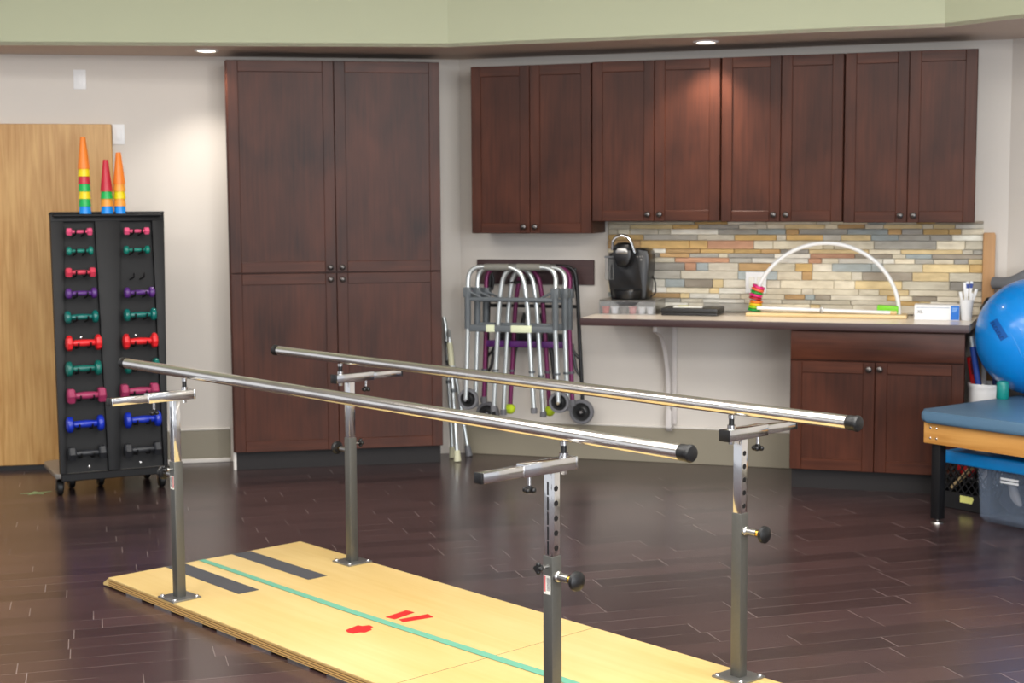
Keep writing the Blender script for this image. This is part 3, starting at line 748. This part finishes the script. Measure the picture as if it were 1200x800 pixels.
# folded walker standing edge-on in the corner
t = thing('standing_walker', 'slim silver folded walker standing on floor between tall cabinet and wall', 'walker', (0,0,0), 0)
for a, b, c, tipm in (((-.424,9.07,.87),(-.412,9.06,.83),(-.372,8.985,.02), M['ivory']), ((-.385,8.97,.75),(-.378,8.955,.66),(-.338,8.86,.02), M['ivory']), ((-.40,9.09,.78),(-.37,9.085,.6),(-.275,9.05,.02), M['rubber'])):
    m = MB(); m.tube(fillet([a, b, c], .05), .0125, 12); l = m.build('leg', M['alu'], t)
    dv = (Vector(c)-Vector(b)).normalized(); m = MB(); m.lathe([(.014,-.05),(.018,-.045),(.022,.018),(0,.019)], Vector(c), dv, 14); m.build('tip', tipm, l)
m = MB(); m.tube(fillet([(-.386,8.972,.75),(-.389,9.0,.785),(-.395,9.06,.785)], .03), .0125, 12); m.build('hand_rail', M['alu'], t)
m = MB(); m.tube([(-.383,8.966,.72),(-.372,8.94,.58)], .019, 12); m.build('hand_grip', M['ivory'], t)
for q in (([(-.410,9.055,.72),(-.383,8.965,.68)], .011, 'brace'), ([(-.403,9.04,.6),(-.37,8.94,.56)], .011, 'brace'), ([(-.396,9.03,.48),(-.394,9.026,.46)], .017, 'clip'), ([(-.36,8.914,.44),(-.357,8.909,.42)], .017, 'clip')):
    m = MB(); m.tube(q[0], q[1], 10); m.build(q[2], M['greyplastic'], t)

# ------------------------------------------------------------------ things on the worktop
ZT = .9205
# pod drawer
pd = thing('pod_drawer', 'clear coffee pod drawer holding red and white pods under the coffee maker', 'drawer', RW(.975, .335, ZT), aR)
w, dpt, h = .335, .28, .085
m = MB(); m.box(0, w, 0, dpt, h-.006, h, .002, 1); m.box(0, .005, 0, dpt, 0, h-.006); m.box(w-.005, w, 0, dpt, 0, h-.006); m.box(.005, w-.005, dpt-.005, dpt, 0, h-.006); m.box(.005, w-.005, 0, dpt, 0, .004); m.build('case', M['steel'], pd)
m = MB(); m.prism([(.008,.006),(w-.008,.006),(w-.008,.075),(.24,.075),(.215,.05),(.12,.05),(.095,.075),(.008,.075)], 'Y', -.006, .002, .0015); m.build('drawer_front', M['clearbox'], pd)
rr = random.Random(5)
for i in range(6):
    c = [(200,60,50),(240,240,238),(90,80,76),(214,120,120),(236,236,232),(240,240,238)][i]
    m = MB(); m.lathe([(.0,0),(.018,0),(.0235,.036),(.025,.037),(.025,.041),(0,.042)], (0,0,0), (0,0,1), 18)
    p = Vector((.034+i*.0535, .03, .0045))
    o = m.build('coffee_pod', mat('pod_%d'%i, c, .4), None, RW(.975, .335, ZT) + Vector((cos(aR)*p.x - sin(aR)*p.y, sin(aR)*p.x + cos(aR)*p.y, p.z)), aR)
    tag(o, ['red coffee pod at the left end of the pod drawer','white coffee pod next to the red one in the drawer','dark grey coffee pod in the middle of the drawer','pinkish coffee pod right of the dark one in the drawer','white coffee pod right of the pinkish one in the drawer','white coffee pod at the right end of the drawer'][i], 'coffee pod', 'coffee pods in the drawer')
# coffee maker
cm = thing('coffee_maker', 'black single-serve coffee maker with silver handle on the pod drawer', 'coffee maker', RW(.995, .30, ZT+.0855), aR)
m = MB(); m.prism([(.03,0),(.235,0),(.24,.01),(.252,.17),(.258,.25),(.25,.283),(.225,.296),(.18,.298),(.06,.29),(.02,.262),(.008,.235),(.012,.12)], 'Y', .05, .24, .014); m.build('body', M['blackgloss'], cm)
m = MB(); m.lathe([(.0,0),(.078,0),(.084,.012),(.084,.05),(.078,.056),(0,.056)], (.132,.06,.001), (0,0,1), 28); m.build('drip_tray', M['blackgloss'], cm)
m = MB(); m.prism([(.062,.292),(.168,.292),(.172,.262),(.158,.215),(.14,.193),(.092,.193),(.074,.215),(.058,.262)], 'Y', -.035, .1, .016); m.build('brew_head', M['blackgloss'], cm)
m = MB(); m.lathe([(.06,0),(.062,.012),(.055,.03),(.038,.043),(0,.048)], (.116,.025,.287), (0,0,1), 28); m.build('lid', M['blackgloss'], cm)
m = MB(); m.prism([(.082,.268),(.148,.268),(.15,.284),(.14,.3),(.09,.3),(.08,.284)], 'Y', -.042, -.03, .004); m.build('badge_panel', M['steel'], cm)
hp_ = fillet([(.052,-.0,.29),(.056,-.012,.352),(.11,-.022,.38),(.158,-.014,.362),(.186,0,.275)], .05, 8)
m = MB(); m.tube(hp_, .0085, 12, flat=1.5); m.build('handle', M['chromebright'], cm)
m = MB(); m.box(-.008, .052, .047, .23, .11, .24, .01, 3); m.build('water_tank', M['clearbox'], cm)
m = MB(); m.box(.03, .042, .0462, .0468, .12, .2); m.build('tank_gauge', M['black'], cm)
m = MB(); m.box(-.01, .05, .044, .234, .2405, .252, .005, 2); m.build('tank_lid', M['greyseat'], cm)
for bx, bz, br_ in ((.19,.25,.004),(.205,.25,.004),(.22,.25,.004),(.212,.232,.0055)):
    m = MB(); m.cyl((bx,.046,bz),(bx,.0495,bz), br_, seg=12); m.build('button', M['greycloth'], cm)
m = MB(); m.tube(fillet([(.25,.15,.01),(.275,.17,.03),(.265,.2,.1),(.245,.21,.13)], .04), .004, 8); m.build('power_cord', M['black'], cm)
# black flat organiser with paper
t = thing('flat_case', 'flat black case lying on the worktop right of the pod drawer', 'case', RW(1.345, .34, ZT), aR)
m = MB(); m.box(0, .325, 0, .25, 0, .014, .004, 2); m.build('base', M['blackgloss'], t)
m = MB(); m.box(-.002, .327, -.002, .25, .0145, .042, .005, 2); m.build('cover', M['black'], t)
m = MB(); m.box(0, .17, 0, .09, 0, .006, .001, 1)
o = m.build('paper_pad', M['paper'], None, RW(1.405, .29, ZT+.0425), aR+.05); tag(o, 'white paper pad lying on the flat black case', 'paper')
m = MB(); m.box(0, .06, 0, .05, 0, .002); o = m.build('sticky_note', M['yellownote'], None, RW(1.43, .265, ZT+.049), aR+.2); tag(o, 'small yellow note on top of the white paper pad', 'paper')

# rainbow arch exerciser
ar = thing('arch_exerciser', 'white tube arch on beech base board standing against the backsplash', 'exercise arch', RW(1.825, .3, ZT), aR)
m = MB(); m.box(0, .89, 0, .16, 0, .02, .006, 3); m.build('base_board', M['beech'], ar)
ac = [(.44 - .405*cos(a*pi/40), .09, .02 + .395*sin(a*pi/40)) for a in range(41)]
m = MB(); m.tube(ac, .0115, 14); m.build('arch_tube', M['white'], ar)
m = MB(); m.cyl((.06,.045,.046),(.8,.045,.031), .0105, seg=14); m.build('straight_tube', M['white'], ar)
m = MB(); m.cyl((.8,.045,.031),(.835,.045,.0303), .0108, seg=14); m.build('wooden_plug', M['beech'], ar)
m = MB(); m.box(.415, .435, .03, .06, .0205, .056, .003, 2); m.build('clip', M['steel'], ar)
m = MB(); m.box(0, .115, 0, .045, 0, .043, .006, 2); m.xf(Matrix.Translation((.725,.055,.0205)) @ Matrix.Rotation(.06,4,'Y'))
m.xf(Matrix.Translation((0,0,.009))); o = m.build('end_block', mat('lime_block', (120,206,20), .5), ar); lab(o, 'lime green block at right foot of the arch')
ring_cols = [('green',(10,150,60)),('lime',(150,200,30)),('yellow',(236,200,30)),('orange',(236,120,40)),('crimson',(170,24,40)),('pink',(230,40,130)),('green',(30,150,40)),('orange',(240,110,70)),('magenta',(220,30,120))]
rl = ['green ring lowest on the left foot of the arch','lime ring second from bottom on the arch foot','yellow ring third from bottom on the arch foot','orange ring fourth from bottom on the arch foot','crimson ring in the middle of the rings on the arch','pink ring above the crimson one on the arch','dark green ring between two pink rings on the arch','salmon ring next to topmost on the arch','magenta ring topmost on the arch foot']
ring_me = {}
rotR = Matrix.Rotation(aR, 4, 'Z')
for i, ((cn, cc), lb_) in enumerate(zip(ring_cols, rl)):
    if i < 4: c = Vector((.037+.004*i, .09, .033+.0155*i)); ax = (.08,0,1); 
    else:
        a = .205 + (i-4)*.042; c = Vector((.44-.405*cos(a)+.0, .09, .02+.395*sin(a))); ax = (sin(a)+.0, 0, cos(a)); 
    ax = Vector(ax).normalized()
    R_ = .031
    m = MB(); u = ax.orthogonal().normalized(); v = ax.cross(u)
    m.tube([(u*cos(k*pi/14)+v*sin(k*pi/14))*R_ for k in range(28)], .0074, 10, closed=True)
    o = m.build('plastic_ring', mat('ring_%d_%s'%(i,cn), cc, .35), None, RW(1.825,.3,ZT) + (rotR @ c), aR)
    tag(o, lb_, 'ring', 'coloured rings threaded on the arch')

# glove box
gb = thing('glove_box', 'white glove box with blue panel lying on worktop right of the arch', 'box', RW(2.757, .34, ZT), aR)
m = MB(); m.box(0, .238, 0, .12, 0, .083, .0015, 1); m.build('carton', M['white'], gb)
m = MB(); m.box(.192, .2365, -.0012, -.0002, .003, .08); o = m.build('label_panel', mat('panel_blue', (20,112,208), .5), gb); lab(o, 'blue printed panel')
for i in range(3):
    m = MB(); m.box(.199, .199+[.03,.026,.02][i], -.0016, -.0013, .064-i*.009, .0685-i*.009); m.build('panel_print', mat('panel_light', (150,190,232), .6), gb)
m = MB(); m.box(.012, .185, -.0005, -.0002, .066, .0705); m.build('printed_line', mat('print_grey', (176,186,200), .6), gb)
me = text_mesh('XL', .026); me.materials.append(M['blackmetal']); o = bpy.data.objects.new('size_lettering', me); COL.objects.link(o); o.parent = gb; o.location = (.03, -.0008, .045); o.rotation_euler = (pi/2, 0, 0)
# cup with white sticks
cp = RW(3.03, .3, ZT)
m = MB(); m.lathe([(0,.003),(.026,.003),(.034,.112),(.0365,.112),(.0365,.108),(.028,0),(0,0)], (0,0,0), (0,0,1), 28)
tag(m.build('plastic_cup', M['white'], None, cp), 'white plastic cup of cutlery at right end of the worktop', 'cup')
for i, (dx, dy, tx, ty, L, bl) in enumerate(((-.012,.0,-.034,.005,.155,0),(-.006,.008,-.012,.018,.205,0),(.004,.006,.002,.02,.21,1),(.012,.004,.024,.012,.212,1),(.014,-.004,.05,.0,.17,0),(.008,-.008,.028,-.012,.15,0))):
    m = MB(); a = Vector((dx*.5,dy*.5,.006)); b = Vector((tx,ty,L)); dr = (b-a)
    m.tube([a, a+dr*.55, a+dr*.9, b], [.003,.0035,.0085,.007], 8, flat=.35)
    o = m.build('plastic_knife', M['white'], None, cp, aR)
    if bl:
        m = MB(); m.tube([a+dr*.82, a+dr*.94], [.0085,.0092], 8, flat=.4); lab(m.build('blue_band', M['blue'], o), 'blue band near the tip')
    tag(o, ['white plastic knife leaning far left in the cup','white plastic knife left of the blue-banded ones in the cup','white stick with blue band in the middle of the cup','white stick with blue band right of the middle in the cup','white plastic knife leaning far right in the cup','short white plastic knife at right front of the cup'][i], 'cutlery', 'plastic cutlery in the white cup')
# tan plank standing beyond the worktop end, black bag hung behind
m = MB(); m.prism([(-.032,0),(.032,0),(.034,1.38),(.028,1.393),(-.028,1.393),(-.032,1.38)], 'Y', -.012, .012, .003); m.xf(Matrix.Rotation(-.045,4,'X')); 
pk = m.build('wooden_plank', M['plank'], None, RW(3.142,.09,.0), aR); tag(pk, 'tall tan wooden plank leaning on wall past the worktop end', 'plank')
bag = thing('strap_bag', 'black bag with straps hanging by the right end of the worktop', 'bag', RW(3.112, .2, 0), aR)
def blob(c, r, s, seed, amp=.18, seg=24, rot=None):
    m = MB(); m.sphere((0,0,0), 1, (1,1,1), seg); rn = random.Random(seed)
    ph = [rn.uniform(0,6.28) for _ in range(6)]
    for v in m.bm.verts:
        p = v.co.copy(); k = 1 + amp*(sin(3*p.x+ph[0])*sin(3.5*p.z+ph[1]) + .6*sin(6*p.y+ph[2])*sin(5*p.x+ph[3]))
        v.co = p*k*r
    m.xf(Matrix.Translation(c) @ (rot or Matrix.Identity(4)) @ Matrix.Diagonal((*s,1))); return m
blob((.04,-.005,.945), .1, (.46,.66,.9), 3).build('pouch', M['black'], bag)
m = MB(); m.tube(fillet([(.03,-.05,.99),(.035,-.1,.9),(.07,-.12,.8),(.06,-.08,.72)], .05), .007, 8, flat=1.6); m.build('strap', M['black'], bag)
m = MB(); m.tube(fillet([(.03,.06,.99),(.045,.05,1.03),(.05,-.02,1.03),(.04,-.06,.95)], .03), .007, 8, flat=1.6); m.build('strap', M['black'], bag)

# ------------------------------------------------------------------ treatment table corner
TP = Vector((2.005, 7.075, 0))
def TT(x, y, z=0): return TP + Vector((cos(aT)*x - sin(aT)*y, sin(aT)*x + cos(aT)*y, z))
tb = thing('treatment_table', 'low padded treatment table with slate blue top and oak rails', 'table', TP, aT)
TLx, TWy = 2.1, 1.2
pts = []
for (x0,y0,sx,sy) in ((-.025,-.025,1,1),(TLx,-.025,-1,1),(TLx,TWy,-1,-1),(-.025,TWy,1,-1)):
    r = .055; arc = [(x0+sx*r*(1-cos(a*pi/12)), y0+sy*r*(1-sin(a*pi/12))) for a in range(7)]
    if sx*sy < 0: arc = arc[::-1]
    pts += arc
m = MB(); m.prism(pts, 'Z', .5005, .558); bm = m.bm
es = [e for e in bm.edges if abs(e.verts[0].co.z-e.verts[1].co.z) < 1e-4]
bmesh.ops.bevel(bm, geom=es, offset=.022, segments=5, profile=.5, affect='EDGES'); m.build('pad', M['vinyl'], tb, sharp=1.2)
m = MB(); m.box(0, TLx-.03, 0, .024, .397, .5, .003, 2); m.build('front_rail', M['oak'], tb)
m = MB(); m.box(0, .024, .0245, TWy-.03, .397, .5, .003, 2); m.build('end_rail', M['oak'], tb)
m = MB(); m.box(TLx-.054, TLx-.03, .0245, TWy-.03, .397, .5, .003, 2); m.build('end_rail', M['oak'], tb)
m = MB(); m.box(.0245, TLx-.055, TWy-.054, TWy-.03, .397, .5, .003, 2); m.build('back_rail', M['oak'], tb)
for x, y in ((.027,.027),(TLx-.11,.027),(TLx-.11,TWy-.11),(.027,TWy-.11)):
    m = MB(); m.box(x, x+.05, y, y+.05, .022, .4995, .004, 2); l = m.build('leg', M['blackmetal'], tb)
    m = MB(); m.lathe([(.008,.0215),(.008,.012),(.028,.008),(.031,.0005),(0,.0005)], (x+.025,y+.025,0), (0,0,1), 20); m.build('foot_glide', M['steel'], l)
for x in (.04,.075):
    for z in (.425,.475):
        m = MB(); m.lathe([(.006,0),(.006,.002),(.003,.004),(0,.0045)], (x,0,z), (0,-1,0), 12); m.build('screw', M['chromebright'], tb)

# exercise ball
BR = .3055; bd = 7.6
bc = Vector((618/1718*bd-.005, bd, .5595+BR))
ball = thing('exercise_ball', 'large shiny blue exercise ball resting on the padded table', 'ball', bc)
m = MB(); m.sphere((0,0,0), BR, (1,1,1), 64)
bo = m.build('sphere', M['ballblue'], ball, sharp=3)
m = MB()
for k in range(-5, 6):   # moulded ridges round the ball
    a = radians(k*9+4); m.lathe([(BR*cos(a-.004), BR*sin(a-.004)), (BR*1.0022*cos(a), BR*1.0022*sin(a)), (BR*cos(a+.004), BR*sin(a+.004))], (0,0,0), (.93,.1,.38), 72)
m.build('ridge', M['ballblue'], ball)
# printed mark on the side facing the room
vdir = (Vector((0,0,1.57))-bc).normalized()
rx_ = vdir.cross(Vector((0,0,1))).normalized()*-1; ux = rx_.cross(vdir)*-1
if ux.z < 0: ux = -ux
if rx_.x < 0: rx_ = -rx_
def on_ball(u, v, lift):
    d = BR*BR - u*u - v*v; return (rx_*u + ux*v + vdir*sqrt(d)).normalized()*(BR+lift)
cu, cv = -.182, .028; ta = radians(-58)
def patch(name, l0, l1, w0, w1, mt, lift, nl=8, nw=3):
    m = MB(); g = []
    for i in range(nl+1):
        r = []
        for j in range(nw+1):
            l = l0+(l1-l0)*i/nl; w = w0+(w1-w0)*j/nw
            r.append(m.bm.verts.new(on_ball(cu+l*cos(ta)-w*sin(ta), cv+l*sin(ta)+w*cos(ta), lift)))
        g.append(r)
    for i in range(nl):
        for j in range(nw): m.bm.faces.new((g[i][j], g[i+1][j], g[i+1][j+1], g[i][j+1]))
    return m.build(name, mt, ball)
patch('printed_patch', -.055, .055, -.018, .024, M['inkmid'], .0012)
x = -.05
for i in range(7):
    wd = .0105
    patch('printed_mark', x, x+wd*.34, -.014, .003, M['inkblue'], .0018, 2, 2)
    patch('printed_mark', x+wd*.34, x+wd, -.014 if i % 2 else .0, -.010 if i % 2 else .003, M['inkblue'], .0018, 2, 2)
    x += .0145

# storage bin and milk crate under the table
bn = thing('storage_bin', 'frosted clear storage bin with blue lid under the treatment table', 'storage bin', TT(.125, .235), aT)
m = MB()
def shell(m, x0, x1, y0, y1, z0, z1, tp, th, rad=.04):
    def ring(x0,x1,y0,y1,z,r):
        out = []
        for (cx,cy,sx,sy) in ((x0,y0,1,1),(x1,y0,-1,1),(x1,y1,-1,-1),(x0,y1,1,-1)):
            arc = [(cx+sx*r*(1-cos(a*pi/10)), cy+sy*r*(1-sin(a*pi/10))) for a in range(6)]
            if sx*sy < 0: arc = arc[::-1]
            out += arc
        return [m.bm.verts.new((x,y,z)) for x,y in out]
    R = [ring(x0+tp*2.2,x1-tp*2.2,y0+tp*2.2,y1-tp*2.2,z0,rad), ring(x0+tp,x1-tp,y0+tp,y1-tp,z0+.02,rad), ring(x0,x1,y0,y1,z1,rad), ring(x0+th,x1-th,y0+th,y1-th,z1,rad-th), ring(x0+tp+th,x1-tp-th,y0+tp+th,y1-tp-th,z0+.024,rad-th)]
    n = len(R[0])
    for a, b in zip(R, R[1:]):
        for k in range(n): m.bm.faces.new((a[k], a[(k+1)%n], b[(k+1)%n], b[k]))
    m.bm.faces.new(R[0]); m.bm.faces.new(R[-1])
shell(m, 0, .66, 0, .42, .002, .2735, .012, .004)
m.build('tub', M['clear'], bn)
m = MB(); m.box(-.15, .68, -.045, .44, .274, .338, .012, 3); m.build('lid', M['lidblue'], bn)
for z_ in (.227, .2105):
    m = MB(); m.box(.15, .25, .0005, .0018, z_, z_+.011); m.build('label_strip', M['white'], bn)
rb = Matrix.Rotation(aT, 4, 'Z')
def inbin(name, m, mt, label, cat):
    o = m.build(name, mt, None, TT(.125,.235), aT); tag(o, label, cat); return o
inbin('cloth_bundle', blob((.4,.175,.165), .115, (1.45,.85,.68), 4), M['navy'], 'large navy cloth bundle filling the clear bin', 'cloth')
inbin('cloth_bundle', blob((.135,.145,.115), .075, (.9,.9,1.0), 8), M['navy'], 'small navy cloth lump low in left end of the clear bin', 'cloth')
inbin('cuff', blob((.185,.07,.15), .066, (.35,.35,.95), 9, .1, rot=Matrix.Rotation(-.5,4,'Y')), M['greycloth'], 'pale grey cuff between the navy cloths in the clear bin', 'cuff')
inbin('cloth_wrap', blob((.37,.1,.068), .09, (1.2,.5,.32), 12), M['skincloth'], 'beige wrap lying on bottom of the clear bin', 'cloth')
# crate
cr = thing('milk_crate', 'black lattice milk crate half hidden behind the table leg', 'crate', TT(-.215, .40), aT)
S_, Hc = .32, .265
m = MB()
m.box(0, S_, 0, S_, .002, .008)
for (x0,x1,y0,y1) in ((0,S_,0,.012),(0,S_,S_-.012,S_),(0,.012,.012,S_-.012),(S_-.012,S_,.012,S_-.012)):
    m.box(x0,x1,y0,y1,.008,.085); m.box(x0,x1,y0,y1,Hc-.035,Hc)
for x,y in ((0,0),(S_-.02,0),(0,S_-.02),(S_-.02,S_-.02)): m.box(x,x+.02,y,y+.02,.085,Hc-.035)
m.build('crate_frame', M['black'], cr)
m = MB(); z0, z1 = .085, Hc-.035; hh = z1-z0
for side in range(4):
    for k in range(-3, 9):
        for sg in (1,-1):
            u0 = k*.042; u1 = u0+sg*hh*.8
            a0, a1 = (u0, z0), (u1, z1)
            def cl(a0, a1):
                (ua,za),(ub,zb) = a0, a1; t0, t1 = 0, 1
                du = ub-ua
                for lim, s_ in ((.006,1),(S_-.006,-1)):
                    ta_ = (lim-ua)/du
                    if du*s_ > 0: t0 = max(t0, ta_)
                    else: t1 = min(t1, ta_)
                if t1-t0 < .05: return None
                return (ua+du*t0, za+(zb-za)*t0), (ua+du*t1, za+(zb-za)*t1)
            r = cl(a0, a1)
            if not r: continue
            (ua,za),(ub,zb) = r
            P = {0: lambda u: (u,.006), 1: lambda u: (u,S_-.006), 2: lambda u: (.006,u), 3: lambda u: (S_-.006,u)}[side]
            m.tube([(*P(ua),za),(*P(ub),zb)], .0042, 6)
m.build('lattice', M['black'], cr)
m = MB(); m.prism([(.145,.04),(.215,.04),(.225,.062),(.22,.075),(.145,.075)], 'Y', -.002, -.0003); m.build('crate_label', M['yellownote'], cr)
def incrate(name, m, mt, label, cat):
    tag(m.build(name, mt, None, TT(-.215,.40), aT), label, cat)
incrate('band_roll', blob((.1,.115,.19), .05, (1,.7,.8), 21), M['red'], 'red rolled band inside the milk crate', 'band')
incrate('band_roll', blob((.245,.1,.16), .05, (.8,.7,1), 22), M['white'], 'white rolled band inside the milk crate', 'band')
m = MB(); m.cyl((.07,.035,.1),(.2,.035,.235), .012, seg=14); incrate('dowel', m, M['beech'], 'short tan wooden dowel inside the milk crate', 'dowel')

# white bucket of foam rods behind the table, and what stands in it
bk = Vector((2.545, 7.785, 0))
m = MB(); m.lathe([(0,.004),(.084,.004),(.097,.56),(.097,.595),(.104,.6),(.106,.585),(.1015,.575),(.1005,.56),(.087,0),(0,0)], (0,0,0), (0,0,1), 36)
tag(m.build('bucket', M['white'], None, bk), 'white bucket of rods standing between base cabinet and table', 'bucket')
def rod(name, a, b, r, mt, label, tipm=None, tl=.06):
    a = Vector(a); b = Vector(b); o = MB().cyl(a, b, r, seg=16).build(name, mt, None, bk)
    tag(o, label, 'rod')
    if tipm:
        d = (b-a).normalized(); m = MB(); m.cyl(b+d*.0002, b+d*tl, r*1.02, seg=16); lab(m.build('tip', tipm, o), 'pale tip')
    return o
rod('foam_rod', (.035,-.05,.02), (-.1,-.04,.80), .016, M['blue'], 'blue foam rod with pale tip leaning left in the bucket', M['alu'], .055)
rod('foam_rod', (.045,-.012,.02), (-.07,.0,.72), .013, mat('greyblue_rod', (120,136,160), .5), 'grey-blue rod beside the blue one in the bucket')
r = rod('marker_rod', (.035,.04,.03), (-.09,.035,.735), .017, M['red'], 'thick red rod with black lettering marks in the bucket')
for k in range(6):
    p = Vector((.035,.04,.03)).lerp(Vector((-.09,.035,.735)), .88+k*.018) + Vector((-.003,-.0172,0))
    m = MB(); m.box(p.x-.006, p.x+.004, p.y-.001, p.y+.001, p.z-.004, p.z+.004); m.build('lettering_mark', M['black'], r)
rod('plastic_pipe', (.005,.068,.02), (.0,.076,.74), .013, M['white'], 'white plastic pipe standing upright in the bucket')
rod('wooden_cane', (-.025,.066,.02), (-.03,.07,.86), .013, M['plank'], 'tan wooden cane at back of the bucket')
rod('navy_rod', (.065,.02,.02), (.05,.035,.63), .016, mat('navy_rod', (30,52,110), .5), 'navy rod at the right side of the bucket')
# teal weight standing on the pad in front of the ball
tw = Vector((2.513, 7.455, .5585))
m = MB(); m.lathe([(0,0),(.028,0),(.031,.005),(.031,.078),(.027,.088),(.016,.092),(0,.0925)], (0,0,0), (0,0,1), 24)
tag(m.build('teal_roller', M['teal'], None, tw), 'small teal roller standing on the pad beside the blue ball', 'roller')

# knee-walker behind the ball: curved grey rest on black posts
kw = thing('knee_walker', 'grey curved padded backrest on black posts showing behind the blue ball', 'walker', Vector((2.73, 8.07, 0)), aT)
m = MB(); m.tube(fillet([(-.085,0,1.115),(.02,-.01,1.115),(.1,-.01,1.15),(.16,.0,1.19)], .08, 6), .028, 14, flat=1.2); m.build('curved_pad', M['greyseat'], kw)
for x in (.0, .14):
    m = MB(); m.tube([(x,0,1.1),(x,.0,.12)], .013, 12); l = m.build('post', M['black'], kw)
    m = MB(); m.lathe([(.02,-.013),(.055,-.013),(.06,-.008),(.06,.008),(.055,.013),(.02,.013),(.02,-.013)], (x, 0, .06), (0,1,0), 24); m.build('wheel', M['black'], l)
    m = MB(); m.box(x-.012, x+.012, -.02, .02, .05, .13, .004, 1); m.build('fork', M['black'], l)
m = MB(); m.cyl((.0,0,.6),(.14,0,.6), .011); m.build('cross_bar', M['black'], kw)
m = MB(); m.cyl((-.05,0,1.055),(.1,0,1.06), .022); m.build('cross_bar', M['black'], kw)

# ------------------------------------------------------------------ light
def area(name, loc, sx, sy, power, rot=(0,0,0), col=(1,1,1)):
    l = bpy.data.lights.new(name, 'AREA'); l.shape = 'RECTANGLE'; l.size = sx; l.size_y = sy; l.energy = power; l.color = col
    o = bpy.data.objects.new(name, l); COL.objects.link(o); o.location = loc; o.rotation_euler = rot; return o
for i, (x, y) in enumerate(((-2.5,5.0),(.3,4.9),(2.6,3.6),(-2.4,1.8),(.4,1.5),(2.6,.6))):  # unseen area fills, added for general light and reflections in the chrome
    area('added_ceiling_fill', (x, y, ZC-.02), 2.2, 1.3, 70, col=(1,.975,.94))
area('window_daylight', (3.2,-4.5,1.9), 5.0, 2.6, 420, (radians(86),0,radians(22)), (.9,.95,1))
def spot(loc, power, angle, blend, col):
    l = bpy.data.lights.new('downlight_beam', 'SPOT'); l.energy = power; l.spot_size = radians(angle); l.spot_blend = blend; l.shadow_soft_size = .045; l.color = col
    o = bpy.data.objects.new('downlight_beam', l); COL.objects.link(o); o.location = loc; return o
spot((-1.741, 8.523, ZS-.02), 42, 110, .9, (1,.93,.84))
spot((1.081, 8.227, ZS-.02), 62, 110, .9, (1,.9,.78))
for x, y in ((-2.2,3.2),(1.2,3.0),(-.4,.2)):  # unseen point fills, added to brighten the ceiling that the rails reflect
    l = bpy.data.lights.new('added_ceiling_wash', 'POINT'); l.energy = 75; l.shadow_soft_size = .22; l.color = (1,.97,.93)
    o = bpy.data.objects.new('added_ceiling_wash', l); COL.objects.link(o); o.location = (x, y, 2.75)
w = bpy.data.worlds.new('room_ambient'); sc.world = w; w.use_nodes = True
bg = w.node_tree.nodes['Background']; bg.inputs['Color'].default_value = (.92,.94,1,1); bg.inputs['Strength'].default_value = .9

# ------------------------------------------------------------------ camera
F, PT, RL = 1718.15, .0939, -.0058
fw = Vector((0, cos(PT), -sin(PT))); up = Vector((0, sin(PT), cos(PT))); rt = Vector((1,0,0))
X = rt*cos(RL) + up*sin(RL); U = up*cos(RL) - rt*sin(RL)
cd = bpy.data.cameras.new('camera'); cam = bpy.data.objects.new('camera', cd); COL.objects.link(cam)
cam.matrix_world = Matrix(((X.x,U.x,-fw.x,0),(X.y,U.y,-fw.y,0),(X.z,U.z,-fw.z,1.57),(0,0,0,1)))
cd.sensor_fit = 'HORIZONTAL'; cd.sensor_width = 36; cd.lens = 36*F/1200; cd.clip_start = .05
cd.dof.use_dof = True; cd.dof.focus_distance = 4.7; cd.dof.aperture_fstop = 4.8
sc.camera = cam
sc.view_settings.view_transform = 'Standard'; sc.view_settings.look = 'None'; sc.view_settings.exposure = 0; sc.view_settings.gamma = 1
